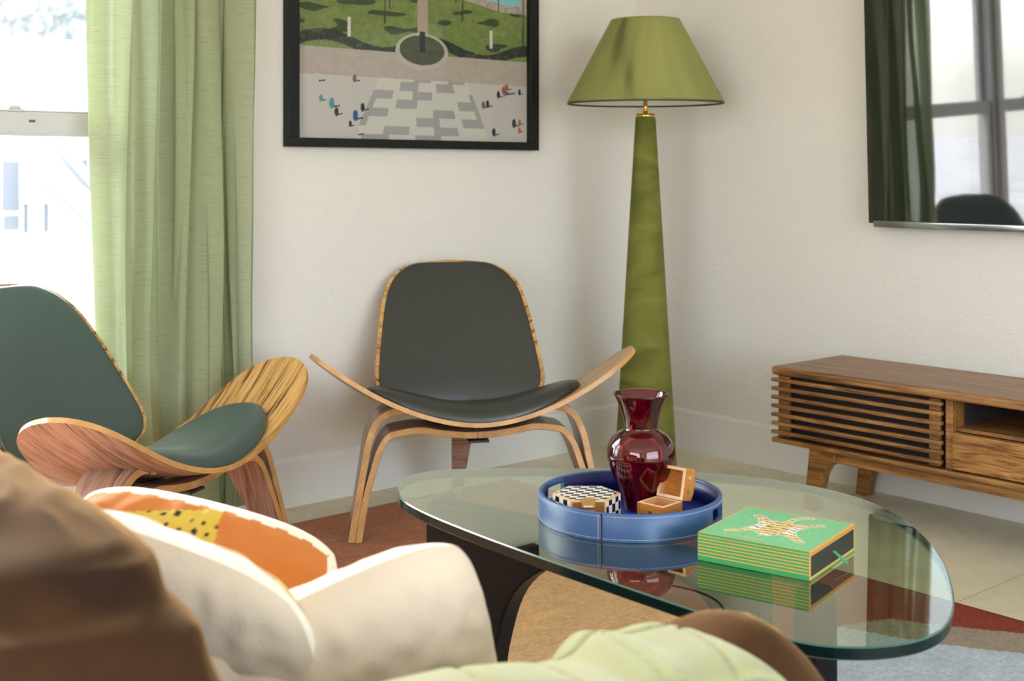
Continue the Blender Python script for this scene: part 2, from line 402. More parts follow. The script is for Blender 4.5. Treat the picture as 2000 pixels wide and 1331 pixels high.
# ------------------------------------------------------------------ curtain
def curtain_mat():
    t = NT('sheer_green_linen'); t.n.remove(t.b)
    v = t.coords('UV', (5, 380, 1)); n = t.noise(v, 3.0, 3, 0.6)
    v2 = t.coords('UV', (26, 900, 1)); n2 = t.noise(v2, 1.2, 2, 0.5)
    sl = t.ramp(n2, [(0.64, (1, 1, 1)), (0.73, (.54, .54, .48))])
    c0 = t.ramp(n, [(0.3, srgb(190, 194, 162)), (0.7, srgb(208, 211, 184))])
    mx = t.node('Mix', data_type='RGBA', blend_type='MULTIPLY', i_0=1.0); t.link(c0, mx.inputs[6]); t.link(sl, mx.inputs[7])
    d = t.node('BsdfDiffuse'); tl = t.node('BsdfTranslucent'); tr = t.node('BsdfTransparent')
    wm = t.node('Mix', data_type='RGBA', blend_type='MULTIPLY', i_0=1.0); t.link(mx.outputs[2], wm.inputs[6]); wm.inputs[7].default_value = (.98, 1.0, .87, 1); t.link(wm.outputs[2], d.inputs[0])
    mt = t.node('Mix', data_type='RGBA', blend_type='MULTIPLY', i_0=1.0); t.link(mx.outputs[2], mt.inputs[6]); mt.inputs[7].default_value = (.40, .47, .45, 1)
    t.link(mt.outputs[2], tl.inputs[0]); tr.inputs[0].default_value = (*srgb(235, 244, 226), 1)
    a = t.node('MixShader', i_0=0.5); t.link(d.outputs[0], a.inputs[1]); t.link(tl.outputs[0], a.inputs[2])
    b = t.node('MixShader', i_0=0.20); t.link(a.outputs[0], b.inputs[1]); t.link(tr.outputs[0], b.inputs[2])
    t.link(b.outputs[0], t.out.inputs[0]); return t.m
M_curtain = curtain_mat()
CX0, CX1 = -2.175, -1.712
FOLDS = [(.0, -.115), (.06, -.065), (.125, -.165), (.20, -.075), (.25, -.17), (.31, -.12), (.36, -.175), (.42, -.075), (.49, -.155), (.56, -.085), (.64, -.165), (.70, -.135), (.755, -.06), (.83, -.15), (.90, -.10), (.95, -.125), (1.0, -.12)]
def cfn(a, b):
    z = 0.015 + 2.30 * b; s = a
    x = CX0 + (CX1 - CX0) * s + .034 * sin(s * 38 + 1.5 + .5 * sin(z * 1.7)) * (0.75 + .25 * b) + .010 * sin(s * 87) + .012 * sin(z * 2.3 + s * 9)
    y = sinterp(FOLDS, min(1, max(0, s + .018 * sin(z * 2.2 + s * 5)))) * .66 * (1 + .12 * sin(z * 3.1 + s * 17)) + .006 * N(s * 8, z * 3, 1)
    if z < .25: x += (.25 - z) * .10 * sin(s * 12 + .5)
    return (x, y, z + .045 * max(0, (s - .75) * 4) * (1 - b))
cr = thing('curtain', 'sheer sage green linen curtain hanging in folds at the right of the window', 'curtain', (0, 0, 0))
o = grid('curtain_panel', 260, 120, cfn, M_curtain, cr)
def hemfn(a, b): p = cfn(.968 + .032 * a, b); return (p[0], p[1] - .0025, p[2])
grid('side_hem', 4, 120, hemfn, M_curtain, cr)
def hemfn2(a, b): p = cfn(a, .028 * b); return (p[0], p[1] - .0025, p[2])
grid('bottom_hem', 260, 3, hemfn2, M_curtain, cr)
m = MB(); m.cyl((-4.15, -.11, 2.34), (-1.62, -.11, 2.34), .012); o = m.build('curtain_rod', plain('brass_rod', (.4, .3, .15), .3, 1), None, smooth=False)
tag(o, 'slim curtain rod above the window', 'rod')

# ------------------------------------------------------------------ framed picture (generic garden terrace)
pic = thing('framed_picture', 'black framed colour photograph of a garden terrace hanging on the wall above the chair', 'picture', (-1.0427, 0, 1.455))
M_black = plain('black_lacquer_frame', (0.006, 0.007, 0.007), 0.5, Specular_IOR_Level=.25)
w2, h2, fb = .5135, .351, .040
m = MB()
m.box(-w2, w2, -.034, -.002, -h2, -h2 + fb * .7); m.box(-w2, w2, -.034, -.002, h2 - fb * .7, h2)
m.box(-w2, -w2 + fb, -.034, -.002, -h2 + fb * .7, h2 - fb * .7); m.box(w2 - fb, w2, -.034, -.002, -h2 + fb * .7, h2 - fb * .7)
m.build('frame', M_black, pic, bevel=.0015)
pw, ph = w2 - fb, h2 - fb * .7
dabs = []
rd = random.Random(3)
for k in range(22):
    side = rd.random() < .5
    dabs.append((rd.uniform(.03, .26) if side else rd.uniform(.78, .97), rd.uniform(.03, .30), rd.choice([(.25, .12, .06), (.04, .1, .3), (.5, .1, .05), (.6, .55, .5), (.03, .03, .04), (.1, .3, .35)]), rd.uniform(.006, .011)))
trees = [(.05, .74, .95), (.21, .70, .99), (.35, .58, 1.0), (.37, .66, 1.0), (.66, .72, 1.0), (.69, .63, 1.0), (.86, .70, .98), (.98, .5, .96)]
def artcol(a, b):
    x, y = a, b                                  # y up
    nz = N(x * 30, y * 30, 2) * .5 + N(x * 90, y * 90, 3) * .5
    yb = .46 - .10 * exp(-((x - .5) / .22) ** 2) * -1 + .0 * x
    if y > .88 and x > .55 and y > .88 + (1 - x) * .12: c = (.12, .22, .42)
    elif y > .73 and x > .58 and ((x - .80) / .17) ** 2 + ((y - .80 + .25 * (x - .8)) / .040) ** 2 < 1: c = (.25, .60, .66)
    elif y > .70 and x > .54 and y > .77 - .25 * (x - .8) - .05: c = lerp((.50, .42, .36), (.2, .16, .14), max(0, nz * 2.2))
    elif y > .44 + .05 * sin(x * 6.2 + .4) * 0:
        c = lerp((.13, .20, .05), (.26, .31, .09), .5 + nz)
        if N(x * 9, y * 26, 9) > .32: c = (.045, .075, .03)
        if .49 < x < .535 and y > .5: c = (.48, .36, .30)
        if abs(y - (.47 + .035 * sin(x * 14))) < .028 and abs(x - .5) > .06: c = lerp((.03, .045, .03), (.14, .10, .12), max(0, nz * 2))
    else:
        c = lerp((.46, .38, .33), (.54, .47, .41), .5 + nz * .8)
        # pale paved court with long offset slabs
        if y < .31:
            g = (.5 - x) * (1 - y * .9) ; L = -.34 + .12 * y; 
            u = (x - .52) / (1.0 - 1.15 * y)
            if -.30 < u < .30:
                row = int((y + .02) / (.045)); col = int((u + .5 + (.03 if row % 2 else 0)) / .115)
                c = (.66, .64, .56) if (col * 7 + row * 3) % 5 < 3 else (.40, .38, .38)
            else: c = (.60, .57, .52)
    if ((x - .51) / .115) ** 2 + ((y - .455) / .095) ** 2 < 1: c = (.52, .48, .40)
    if ((x - .51) / .098) ** 2 + ((y - .462) / .076) ** 2 < 1: c = lerp((.05, .06, .03), (.10, .11, .05), .5 + nz)
    if abs(x - .51) < .012 and .45 < y < .56: c = (.02, .02, .03)
    for tx, ta, tb in trees:
        if ta < y < tb and abs(x - tx - .01 * (y - ta)) < .0028: c = (.05, .04, .04)
    for dx, dy, dc, r in dabs:
        if ((x - dx) / r) ** 2 + ((y - dy) / (r * 2.6)) ** 2 < 1: c = dc
        if dx + r * .6 < x < dx + r * 3 and abs(y - dy + r * 1.6 - (x - dx) * .2) < r * .4: c = (.05, .06, .09)
    for px_ in (.205, .825):
        if abs(x - px_) < .006 and .50 < y < .60: c = (.7, .68, .62)
    return (c[0] * .86, c[1] * .86, c[2] * .84)
pt = painted('printed_photograph', .55, spec=.3)
grid('print', 420, 300, lambda a, b: (-pw + 2 * pw * a, -.012, -ph + 2 * ph * b), pt.m, pic, color=artcol)
m = MB(); m.box(-pw, pw, -.0175, -.016, -ph, ph); m.build('glass', glassy('picture_glass', (.94, .94, .94), 0, 1.25), pic)
m = MB(); m.box(-w2 + .01, w2 - .01, -.011, -.003, -h2 + .01, h2 - .01); m.build('backing', M_black, pic)

# ------------------------------------------------------------------ television
tv = thing('television', 'large black flat television mounted on the right wall', 'television', (-.050, -1.806, 1.285), tilt=(0, radians(-2.2)))
tw, th = .725, .42
m = MB(); m.box(-.030, -.0, -tw, tw, -th, th); m.build('casing', plain('black_tv_case', (.01, .01, .01), .3), tv, bevel=.002)
t = NT('television_screen'); t.set(Base_Color=(.004, .005, .005), Roughness=.03, Specular_IOR_Level=.9, IOR=1.9)
t.set(Coat_Weight=0.0); M_screen = t.m
m = MB(); m.box(-.033, -.030, -tw + .004, tw - .004, -th + .010, th - .004); m.build('screen', M_screen, tv)
m = MB(); m.box(-.034, -.004, -tw + .12, tw - .02, -th - .012, -th + .008); m.build('bottom_bezel', plain('polished_bezel', (.45, .45, .45), .12, 1), tv, bevel=.002)
m = MB(); m.box(0, .034, -.25, .25, -.2, .2); m.build('wall_bracket', plain('bracket', (.02, .02, .02), .6), tv)

# ------------------------------------------------------------------ floor lamp
lamp = thing('floor_lamp', 'tall green velvet floor lamp with tapering column and conical shade in the corner', 'lamp', (-.373, -.405, 0), 0, tilt=(radians(.4), radians(-.5)))
def lamp_velvet(name, streaks):
    t = NT(name)
    if streaks:
        v = t.coords('UV', (1, .22, 1)); n = t.noise(v, 13, 2, .5, .4); stops = [(.30, srgb(90, 92, 50)), (.42, srgb(124, 125, 70)), (.7, srgb(138, 138, 80))]
    else:
        v = t.coords('Object', (1, 1, 2.4)); n = t.noise(v, 4.2, 2, .5, .9); stops = [(.36, srgb(90, 92, 38)), (.5, srgb(106, 106, 46)), (.66, srgb(118, 116, 54))]
    c = t.ramp(n, stops); t.link(c, t.b.inputs['Base Color']); t.set(Roughness=.9, Sheen_Weight=.15, Sheen_Roughness=.4, Sheen_Tint=(.8, .85, .4), Specular_IOR_Level=.2)
    return t.m
M_lv = lamp_velvet('olive_velvet_column', False); M_ls = lamp_velvet('olive_velvet_shade', True)
M_brass = plain('polished_brass', (.75, .48, .12), .22, 1.0)
lathe('column', [(0, .004), (.104, .004), (.107, .012), (.106, .03), (.0345, 1.208), (.033, 1.213), (0, 1.213)], M_lv, lamp)
lathe('cap', [(0, 1.213), (.0315, 1.213), (.0325, 1.218), (.0315, 1.226), (0, 1.226)], M_brass, lamp)
lathe('stem', [(0, 1.226), (.0078, 1.226), (.0078, 1.268), (.0055, 1.269), (.0055, 1.50), (0, 1.50)], M_brass, lamp, 24)
sh = lathe('lamp_shade', [(.262, 1.262), (.265, 1.262), (.265, 1.270), (.120, 1.541), (.1165, 1.547), (.112, 1.545)], M_ls, lamp, 96)
lathe('shade_lining', [(.2605, 1.264), (.1135, 1.541)], plain('white_shade_lining', (.78, .76, .70), .8), sh, 96)
lathe('shade_rim', [(.260, 1.2585), (.267, 1.2585), (.267, 1.2635), (.260, 1.2635), (.260, 1.2585)], plain('dark_green_piping', (.035, .045, .03), .6), sh, 96)
m = MB()
for k in range(3):
    a = 2 * pi * k / 3; m.cyl((0, 0, 1.50), (.115 * cos(a), .115 * sin(a), 1.535), .002, n=8)
m.build('shade_spider', M_brass, sh)
sh.rotation_euler = (radians(0), radians(0), 0)
lathe('bulb', [(0, 1.42), (.012, 1.42), (.014, 1.44), (.03, 1.47), (.03, 1.49), (.018, 1.51), (0, 1.515)], plain('opal_bulb', (.8, .8, .76), .3), lamp, 24)

# ------------------------------------------------------------------ media console
M_teak = wood('walnut_console', [(.34, srgb(62, 36, 14)), (.44, srgb(112, 72, 34)), (.53, srgb(142, 98, 50)), (.66, srgb(172, 126, 70))], (11, 1, 11), 3.0, .36, 1.4)
M_teak_d = wood('figured_drawer_front', [(.36, srgb(66, 38, 16)), (.45, srgb(130, 86, 42)), (.54, srgb(160, 114, 60)), (.68, srgb(184, 138, 80))], (5, 1.0, 7), 3.6, .36, 3.0)
M_cabinet_shade = plain('cabinet_inside_shade', (.015, .012, .010), .8)  # near-black colour that stands in for shade inside the cabinet
cons = thing('media_console', 'low walnut media console with slatted sliding door against the right wall', 'console', (-.022, -1.90, 0))
L = .95; Dp = .372
def rbox(name, x0, x1, y0, y1, z0, z1, mat=None, par=cons, b=.004, seg=3):
    m = MB(); m.box(x0, x1, y0, y1, z0, z1); return m.build(name, mat or M_teak, par, bevel=b, seg=seg)
rbox('top_board', -Dp, 0, -L, L, .400, .427, b=.009)
rbox('bottom_board', -Dp, 0, -L, L, .192, .208, b=.006)
rbox('side_panel', -Dp + .022, 0, L - .030, L - .012, .208, .400, b=.001)
rbox('side_panel', -Dp + .022, 0, -L + .012, -L + .030, .208, .400, b=.001)
rbox('divider', -Dp + .012, 0, .345, .366, .208, .400, b=.001)
rbox('divider', -Dp + .012, 0, -.366, -.345, .208, .400, b=.001)
rbox('back_panel', -.012, 0, -L + .03, L - .03, .208, .400, M_cabinet_shade, b=0)
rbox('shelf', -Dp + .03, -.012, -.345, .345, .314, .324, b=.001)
rbox('compartment_shade', -.30, -.013, .338, .3445, .325, .399, M_cabinet_shade, b=0)  # added dark sheets on the divider sides, painted shade of the open shelf
rbox('compartment_shade', -.30, -.013, -.3445, -.338, .325, .399, M_cabinet_shade, b=0)
rbox('inner_facing', -.325, -.013, .368, L - .032, .209, .399, M_cabinet_shade, b=0)  # added dark block behind the slats, interior shade put in as colour
rbox('inner_facing', -.325, -.013, -L + .032, -.368, .209, .399, M_cabinet_shade, b=0)
for yy in (.0,):
    d = rbox('drawer', -Dp + .004, -Dp + .03, -.342, .342, .213, .312, M_teak_d, b=.002)
for (ya, yb) in ((.372, L - .003), (-L + .003, -.372)):
    dr = rbox('slatted_door', -Dp + .014, -Dp + .026, yb - .055, yb - .022, .211, .397, b=.001)
    dr2 = rbox('door_stile', -Dp + .014, -Dp + .026, ya + .012, ya + .045, .211, .397, b=.001, par=dr)
    for k in range(7):
        zc = .3865 - k * .0268
        rbox('slat', -Dp - .004, -Dp + .014, ya, yb, zc - .0058, zc + .0058, b=.003, par=dr)
# plinth rail and splayed legs
rbox('front_rail', -Dp + .030, -Dp + .052, -L + .215, L - .215, .158, .192, b=.003)
rbox('rear_rail', -.075, -.053, -L + .215, L - .215, .158, .192, b=.003)
for sx, x0 in ((-1, -Dp + .024), (1, -.075)):
    for sy in (1, -1):
        yb = L - .125
        pts = [(yb, .192), (yb + .022, 0.0), (yb - .020, 0.0), (yb - .030, .05), (yb - .046, .115), (yb - .062, .142), (yb - .09, .158), (yb - .092, .192)]
        if sy < 0: pts = [(-a, b) for a, b in pts]
        m = MB(); m.prism(pts, x0, x0 + .045, axis='x'); m.build('leg', M_teak, cons, bevel=.004)

# ------------------------------------------------------------------ shell lounge chairs
ROSE = [(.405, srgb(58, 36, 16)), (.455, srgb(138, 94, 46)), (.49, srgb(190, 144, 80)), (.58, srgb(206, 162, 96)), (.75, srgb(214, 174, 110))]
M_rose_in = wood('honey_rosewood_veneer', ROSE, (1.0, 22, 1.0), 3.4, .33, .9, fine=.45)
M_rose_out = wood('reddish_rosewood_veneer', [(.39, srgb(60, 38, 30)), (.45, srgb(132, 98, 80)), (.52, srgb(164, 130, 110)), (.75, srgb(180, 148, 128))], (1.0, 20, 1.0), 3.0, .24, 1.1, fine=.45)
def ply_mat():
    t = NT('plywood_edge'); v = t.coords('UV', (1, 1, 1))
    sep = t.node('SeparateXYZ'); t.link(v, sep.inputs[0])
    mul = t.node('Math', operation='MULTIPLY', i_1=5.0 * 2 * pi); t.link(sep.outputs[1], mul.inputs[0])
    sn = t.node('Math', operation='SINE'); t.link(mul.outputs[0], sn.inputs[0])
    n = t.noise(t.coords('Object', (3, 3, 3)), 9, 4)
    ad = t.node('Math', operation='MULTIPLY_ADD', i_1=.22, i_2=.28); t.link(sn.outputs[0], ad.inputs[0])
    ad2 = t.node('Math', operation='ADD'); t.link(ad.outputs[0], ad2.inputs[0]); 
    sc = t.node('Math', operation='MULTIPLY', i_1=.5); t.link(n, sc.inputs[0]); t.link(sc.outputs[0], ad2.inputs[1])
    c = t.ramp(ad2.outputs[0], [(.2, srgb(118, 76, 34)), (.42, srgb(182, 132, 74)), (.75, srgb(212, 166, 102))])
    t.link(c, t.b.inputs['Base Color']); t.set(Roughness=.4); return t.m
M_ply = ply_mat()
def leather(name, col):
    t = NT(name); n = t.noise(t.coords('Object'), 260, 3, .6); t.set(Base_Color=col, Roughness=.36, Specular_IOR_Level=.6); t.bump(n, .10, .001); return t.m
M_leather = leather('black_green_leather', srgb(44, 46, 41))
M_leather_g = leather('bottle_green_leather', srgb(62, 79, 74))

def slab(name, nu, nv, fn, th, mats, parent, flip=False):
    """curved board: fn(a,b)->point on its upper face; underside offset by th; edge strip carries uv across the plies.
    mats = [upper, lower, edge]"""
    P = [[Vector(fn(i / nu, j / nv)) for i in range(nu + 1)] for j in range(nv + 1)]
    NR = [[None] * (nu + 1) for _ in range(nv + 1)]
    for j in range(nv + 1):
        for i in range(nu + 1):
            i0, i1 = max(0, i - 1), min(nu, i + 1); j0, j1 = max(0, j - 1), min(nv, j + 1)
            du = P[j][i1] - P[j][i0]; dv = P[j1][i] - P[j0][i]; n = du.cross(dv)
            if n.length < 1e-10:
                ii = min(max(i, 2), nu - 2); jj = min(max(j, 1), nv - 1)
                n = (P[jj][min(nu, ii + 1)] - P[jj][max(0, ii - 1)]).cross(P[min(nv, jj + 1)][ii] - P[max(0, jj - 1)][ii])
            n.normalize(); NR[j][i] = -n if flip else n
    vs = []; uv = []; w = nu + 1
    for j in range(nv + 1):
        for i in range(nu + 1): vs.append(P[j][i]); uv.append((i / nu, j / nv))
    for j in range(nv + 1):
        for i in range(nu + 1): vs.append(P[j][i] - NR[j][i] * th); uv.append((i / nu, j / nv))
    o2 = (nu + 1) * (nv + 1); fs = []; fm = []
    for j in range(nv):
        for i in range(nu):
            a, b, c, d = j * w + i, j * w + i + 1, (j + 1) * w + i + 1, (j + 1) * w + i
            fs.append((a, b, c, d)); fm.append(0); fs.append((o2 + d, o2 + c, o2 + b, o2 + a)); fm.append(1)
    ring = [(0, i) for i in range(nu)] + [(j, nu) for j in range(nv)] + [(nv, i) for i in range(nu, 0, -1)] + [(j, 0) for j in range(nv, 0, -1)]
    base = len(vs); R = len(ring)
    for k, (j, i) in enumerate(ring):
        for q in (0, 1): vs.append(P[j][i] - NR[j][i] * th * q); uv.append((k / R, float(q)))
    for k in range(R):
        k2 = (k + 1) % R; fs.append((base + 2 * k, base + 2 * k + 1, base + 2 * k2 + 1, base + 2 * k2)); fm.append(2)
    return mesh_obj(name, vs, fs, mats, parent, True, uv, fm=fm)

C_TAB = [(0, -.020), (.12, -.028), (.25, -.053), (.4, -.083), (.5, -.097), (.65, -.111), (.8, -.118), (1, -.122)]
H_TAB = [(0, .255), (.12, .245), (.25, .219), (.4, .188), (.5, .172), (.65, .158), (.8, .152), (1, .150)]
def seat_z(x, y): return .338 + .205 * (abs(x) / .46) ** 1.85 - .16 * (y + .275)
def seat_fn(a, b):
    s = sin((a - .5) * pi); k = abs(s)
    c_, h_ = sinterp(C_TAB, k), sinterp(H_TAB, k) * sqrt(max(0, 1 - k ** 7)); y0, y1 = c_ - h_, c_ + h_; x = .46 * s
    y = y0 + (y1 - y0) * b
    return (x, y, seat_z(x, y))
BW_TAB = [(0, .09), (.02, .165), (.06, .222), (.12, .250), (.2, .262), (.35, .258), (.5, .249), (.65, .238), (.78, .224), (.87, .203), (.94, .168), (.98, .115), (1, .0)]
def back_pt(u, v, inset=0.0, lift=0.0):
    """u -1..1 across, v 0..1 up"""
    w = sinterp(BW_TAB, v) ; w = max(0, w - inset)
    x = w * u
    y = .170 + .245 * v + .030 * v * v - .045 * (x / .26) ** 2 - lift
    z = .286 + .472 * v - .035 * (x / .26) ** 2 * (1 - v) * 0 - .020 * v * v + .028 * (x / .26) ** 2 * (1 - v) ** 6
    return (x, y, z + lift * .3)
def back_fn(a, b):
    s = sin((a - .5) * pi * .999); v = sin(b * pi / 2) ** 1.0
    return back_pt(s, v)
def chair(label, rz, loc, leath, wood_in, wood_out):
    t = thing('lounge_chair', label, 'chair', loc, rz, 'three-legged shell lounge chairs')
    st = slab('seat_shell', 72, 20, seat_fn, .0125, [wood_in, wood_out, M_ply], t)
    # backrest: upper face = towards the sitter
    bk = slab('backrest', 40, 40, back_fn, .0115, [M_ply, wood_in, M_ply], t)
    bk.data.materials.clear()
    for mm in (wood_in, wood_out, M_ply): bk.data.materials.append(mm)
    def pad_back(a, b, side):
        s = sin((a - .5) * pi); v = .035 + .945 * sin(b * pi / 2)
        edge = max(0, 1 - s * s) ** .35 * min(1, max(0, sin(pi * b)) * 3.5) ** .5
        return back_pt(s, v, .0115, (.014 * edge + .0015) if side else .0005)
    vs = []; fs = []; nu = 40; nv = 40; w = nu + 1
    for side in (1, 0):
        for j in range(nv + 1):
            for i in range(nu + 1): vs.append(pad_back(i / nu, j / nv, side))
    o2 = (nu + 1) * (nv + 1)
    for j in range(nv):
        for i in range(nu):
            a, b, c, d = j * w + i, j * w + i + 1, (j + 1) * w + i + 1, (j + 1) * w + i
            fs += [(a, b, c, d), (o2 + d, o2 + c, o2 + b, o2 + a)]
    ring = [i for i in range(nu)] + [j * w + nu for j in range(nv)] + [nv * w + i for i in range(nu, 0, -1)] + [j * w for j in range(nv, 0, -1)]
    for k in range(len(ring)):
        a, b = ring[k], ring[(k + 1) % len(ring)]; fs.append((a, a + o2, b + o2, b))
    pb = mesh_obj('back_cushion', vs, fs, leath, t, True); normals(pb)
    # seat pad, a lens that follows the shell
    def pad(a, b):
        th = 2 * pi * a; r = sin(b * pi / 2)
        ex = 2 / 2.35; cx = abs(cos(th)) ** ex * (1 if cos(th) >= 0 else -1); cy = abs(sin(th)) ** ex * (1 if sin(th) >= 0 else -1)
        x = .308 * cx * r; y = -.098 + .168 * cy * r
        hgt = .056 * max(0, 1 - r ** 3.2) ** .5
        return (x, y, seat_z(x, y) + .001 + hgt)
    grid('seat_cushion', 72, 22, pad, leath, t, closeu=True)
    # front legs: two laminated ribbons that run from foot to foot under the shell
    def ribbon(name, path, off):
        pts = smooth_open([Vector((p[0], 0, p[1])) for p in path], 8); n = len(pts)
        vs = []; uv = []; fs = []; fm = []
        for k, p in enumerate(pts):
            q = pts[min(n - 1, k + 1)] - pts[max(0, k - 1)]; q.normalize(); nr = Vector((-q.z, 0, q.x))
            hz = p.z; w = .026 + .036 * min(1, max(0, hz) / .28); yc = -.165 + .065 * min(1, hz / .30) ** 1.2 + (0.0) - .055
            yc = -.205 + .085 * min(1, hz / .30)
            for (d, yy, uu) in ((off[0], -w, 0), (off[1], -w, 1), (off[1], w, 1), (off[0], w, 0)):
                vs.append((p.x + nr.x * d, yc + yy, max(.0125, p.z + nr.z * d))); uv.append((k / n, uu))
            # edge faces get own uv; broad faces veneer
        for k in range(n - 1):
            for q in range(4):
                a = k * 4 + q; b = k * 4 + (q + 1) % 4; fs.append((a, b, b + 4, a + 4)); fm.append({0: 0, 1: 1, 2: 0, 3: 1}[q])
        fs += [(0, 1, 2, 3), ((n - 1) * 4 + 3, (n - 1) * 4 + 2, (n - 1) * 4 + 1, (n - 1) * 4)]; fm += [0, 0]
        o = mesh_obj(name, vs, fs, [M_ply, wood_out], t, False, uv, fm=fm); normals(o)
        b = o.modifiers.new('bevel', 'BEVEL'); b.width = .0025; b.segments = 2; b.limit_method = 'ANGLE'; b.angle_limit = radians(50)
        return o
    outer = [(-.345, .012), (-.325, .12), (-.306, .22), (-.292, .285), (-.268, .330), (-.225, .351), (-.17, .345), (-.10, .328), (-.04, .319), (0, .317)]
    inner = [(-.345, .012), (-.325, .12), (-.303, .20), (-.283, .258), (-.255, .297), (-.215, .309), (-.16, .314), (-.10, .304), (-.04, .297), (0, .296)]
    for sx, nm in ((1, 'l'), (-1, 'r')):
        po = [(p[0] * sx, p[1]) for p in outer]; pi_ = [(p[0] * sx, p[1]) for p in inner]
        lg = ribbon('front_leg', po, (0, .020)) if sx > 0 else ribbon('front_leg', po, (-.020, 0))
        ribbon('inner_lamination', pi_, (-.019, 0) if sx > 0 else (0, .019)).parent = lg
    # rear leg
    path = smooth_open([Vector((0, -.11, .293)), Vector((0, -.02, .283)), Vector((0, .08, .262)), Vector((0, .155, .215)), Vector((0, .215, .12)), Vector((0, .275, .012))], 8)
    vs = []; fs = []; uv = []; fm = []; n = len(path)
    for k, p in enumerate(path):
        q = (path[min(n - 1, k + 1)] - path[max(0, k - 1)]).normalized(); nr = Vector((0, -q.z, q.y)); w = .014 + .022 * min(1, p.z / .28)
        for d, xx, uu in ((-.012, -w, 0), (.012, -w, 1), (.012, w, 1), (-.012, w, 0)):
            vs.append((xx, p.y + nr.y * d, max(.0125, p.z + nr.z * d))); uv.append((k / n, uu))
    for k in range(n - 1):
        for q in range(4):
            a = k * 4 + q; b = k * 4 + (q + 1) % 4; fs.append((a, b, b + 4, a + 4)); fm.append(q % 2)
    fs += [(0, 1, 2, 3), ((n - 1) * 4 + 3, (n - 1) * 4 + 2, (n - 1) * 4 + 1, (n - 1) * 4)]; fm += [0, 0]
    o = mesh_obj('rear_leg', vs, fs, [M_ply, wood_out], t, False, uv, fm=fm); normals(o)
    b = o.modifiers.new('bevel', 'BEVEL'); b.width = .0025; b.segments = 2; b.limit_method = 'ANGLE'; b.angle_limit = radians(50)
    for sx in (-1, 1):
        m = MB(); x = .19 * sx; y = -.19; z = seat_z(x, y) - .0125
        m.cyl((x, y, z - .003), (x, y, z + .002), .0065, n=16); m.build('screw_plug', M_brass, t)
    m = MB(); m.box(-.025, .035, -.17, -.06, .262, .268); m.build('underside_bracket', plain('bracket_black', (.02, .02, .02), .4), t)
    return t
chair('shell lounge chair with charcoal pads facing us beneath the framed picture', radians(-31.1 - 0), (-1.212, -.478, 0), M_leather, M_rose_in, M_rose_out)
chair('shell lounge chair with dark green pads turned side on beside the curtain and window', radians(28.4), (-2.236, -.462, 0), M_leather_g, M_rose_in, M_rose_out)

# ------------------------------------------------------------------ glass coffee table
TBL = [(-2.116, -1.375), (-2.073, -1.318), (-2.023, -1.280), (-1.965, -1.272), (-1.903, -1.300), (-1.816, -1.366), (-1.66, -1.508), (-1.54, -1.660), (-1.482, -1.777), (-1.462, -1.895), (-1.480, -2.013), (-1.533, -2.112), (-1.615, -2.213), (-1.722, -2.310), (-1.805, -2.370), (-1.877, -2.416), (-1.948, -2.450), (-2.005, -2.466), (-2.065, -2.463), (-2.125, -2.435), (-2.168, -2.386), (-2.186, -2.315), (-2.190, -2.20), (-2.190, -2.00), (-2.186, -1.78), (-2.178, -1.637), (-2.166, -1.523), (-2.146, -1.433)]
out = smooth_closed(TBL, 6)
table = thing('coffee_table', 'low coffee table with rounded triangular glass top on black sculpted wooden base', 'table', (-1.86, -1.9, 0))
OX, OY = -1.86, -1.9
pts = [(x - OX, y - OY) for x, y in out]; n = len(pts)
M_top = glassy('clear_green_glass', (.86, .92, .82), 0.0, 1.52, double=2.0, gloss=(.93, 1.0, .88))
t = NT('glass_edge'); t.set(Base_Color=(.003, .012, .011), Roughness=.14, Specular_IOR_Level=.18); M_gedge = t.m
m = MB(); zt, zb, bv = .400, .381, .0022
cx = sum(p[0] for p in pts) / n; cy = sum(p[1] for p in pts) / n
def ins(d): 
    r = []
    for i, (x, y) in enumerate(pts):
        xa, ya = pts[i - 1]; xb, yb = pts[(i + 1) % n]; tx, ty = xb - xa, yb - ya; l = sqrt(tx * tx + ty * ty) or 1
        sgn = 1 if ((cx - x) * (-ty) + (cy - y) * tx) > 0 else -1
        r.append((x - sgn * ty / l * d, y + sgn * tx / l * d))
    return r
A = [(x, y, zt) for x, y in ins(bv)]; B = [(x, y, zt - bv) for x, y in pts]; Cc = [(x, y, zb + bv) for x, y in pts]; D = [(x, y, zb) for x, y in ins(bv)]
vs = A + B + Cc + D; fs = [tuple(range(n)), tuple(reversed(range(3 * n, 4 * n)))]; fm = [0, 0]
for r in range(3):
    for i in range(n):
        k = (i + 1) % n; fs.append((r * n + i, (r + 1) * n + i, (r + 1) * n + k, r * n + k)); fm.append(1 if r == 1 else 2)
gt = mesh_obj('glass_top', vs, fs, [M_top, M_gedge, plain('polished_arris', (.05, .12, .10), .15)], table, False, fm=fm); normals(gt)
t = NT('ebonised_wood'); n_ = t.noise(t.coords('Object', (2, 2, 14)), 6, 4); t.link(t.ramp(n_, [(.3, (.003, .003, .004)), (.7, (.006, .005, .007))]), t.b.inputs['Base Color']); t.set(Roughness=.42, Specular_IOR_Level=.15); M_ebony = t.m
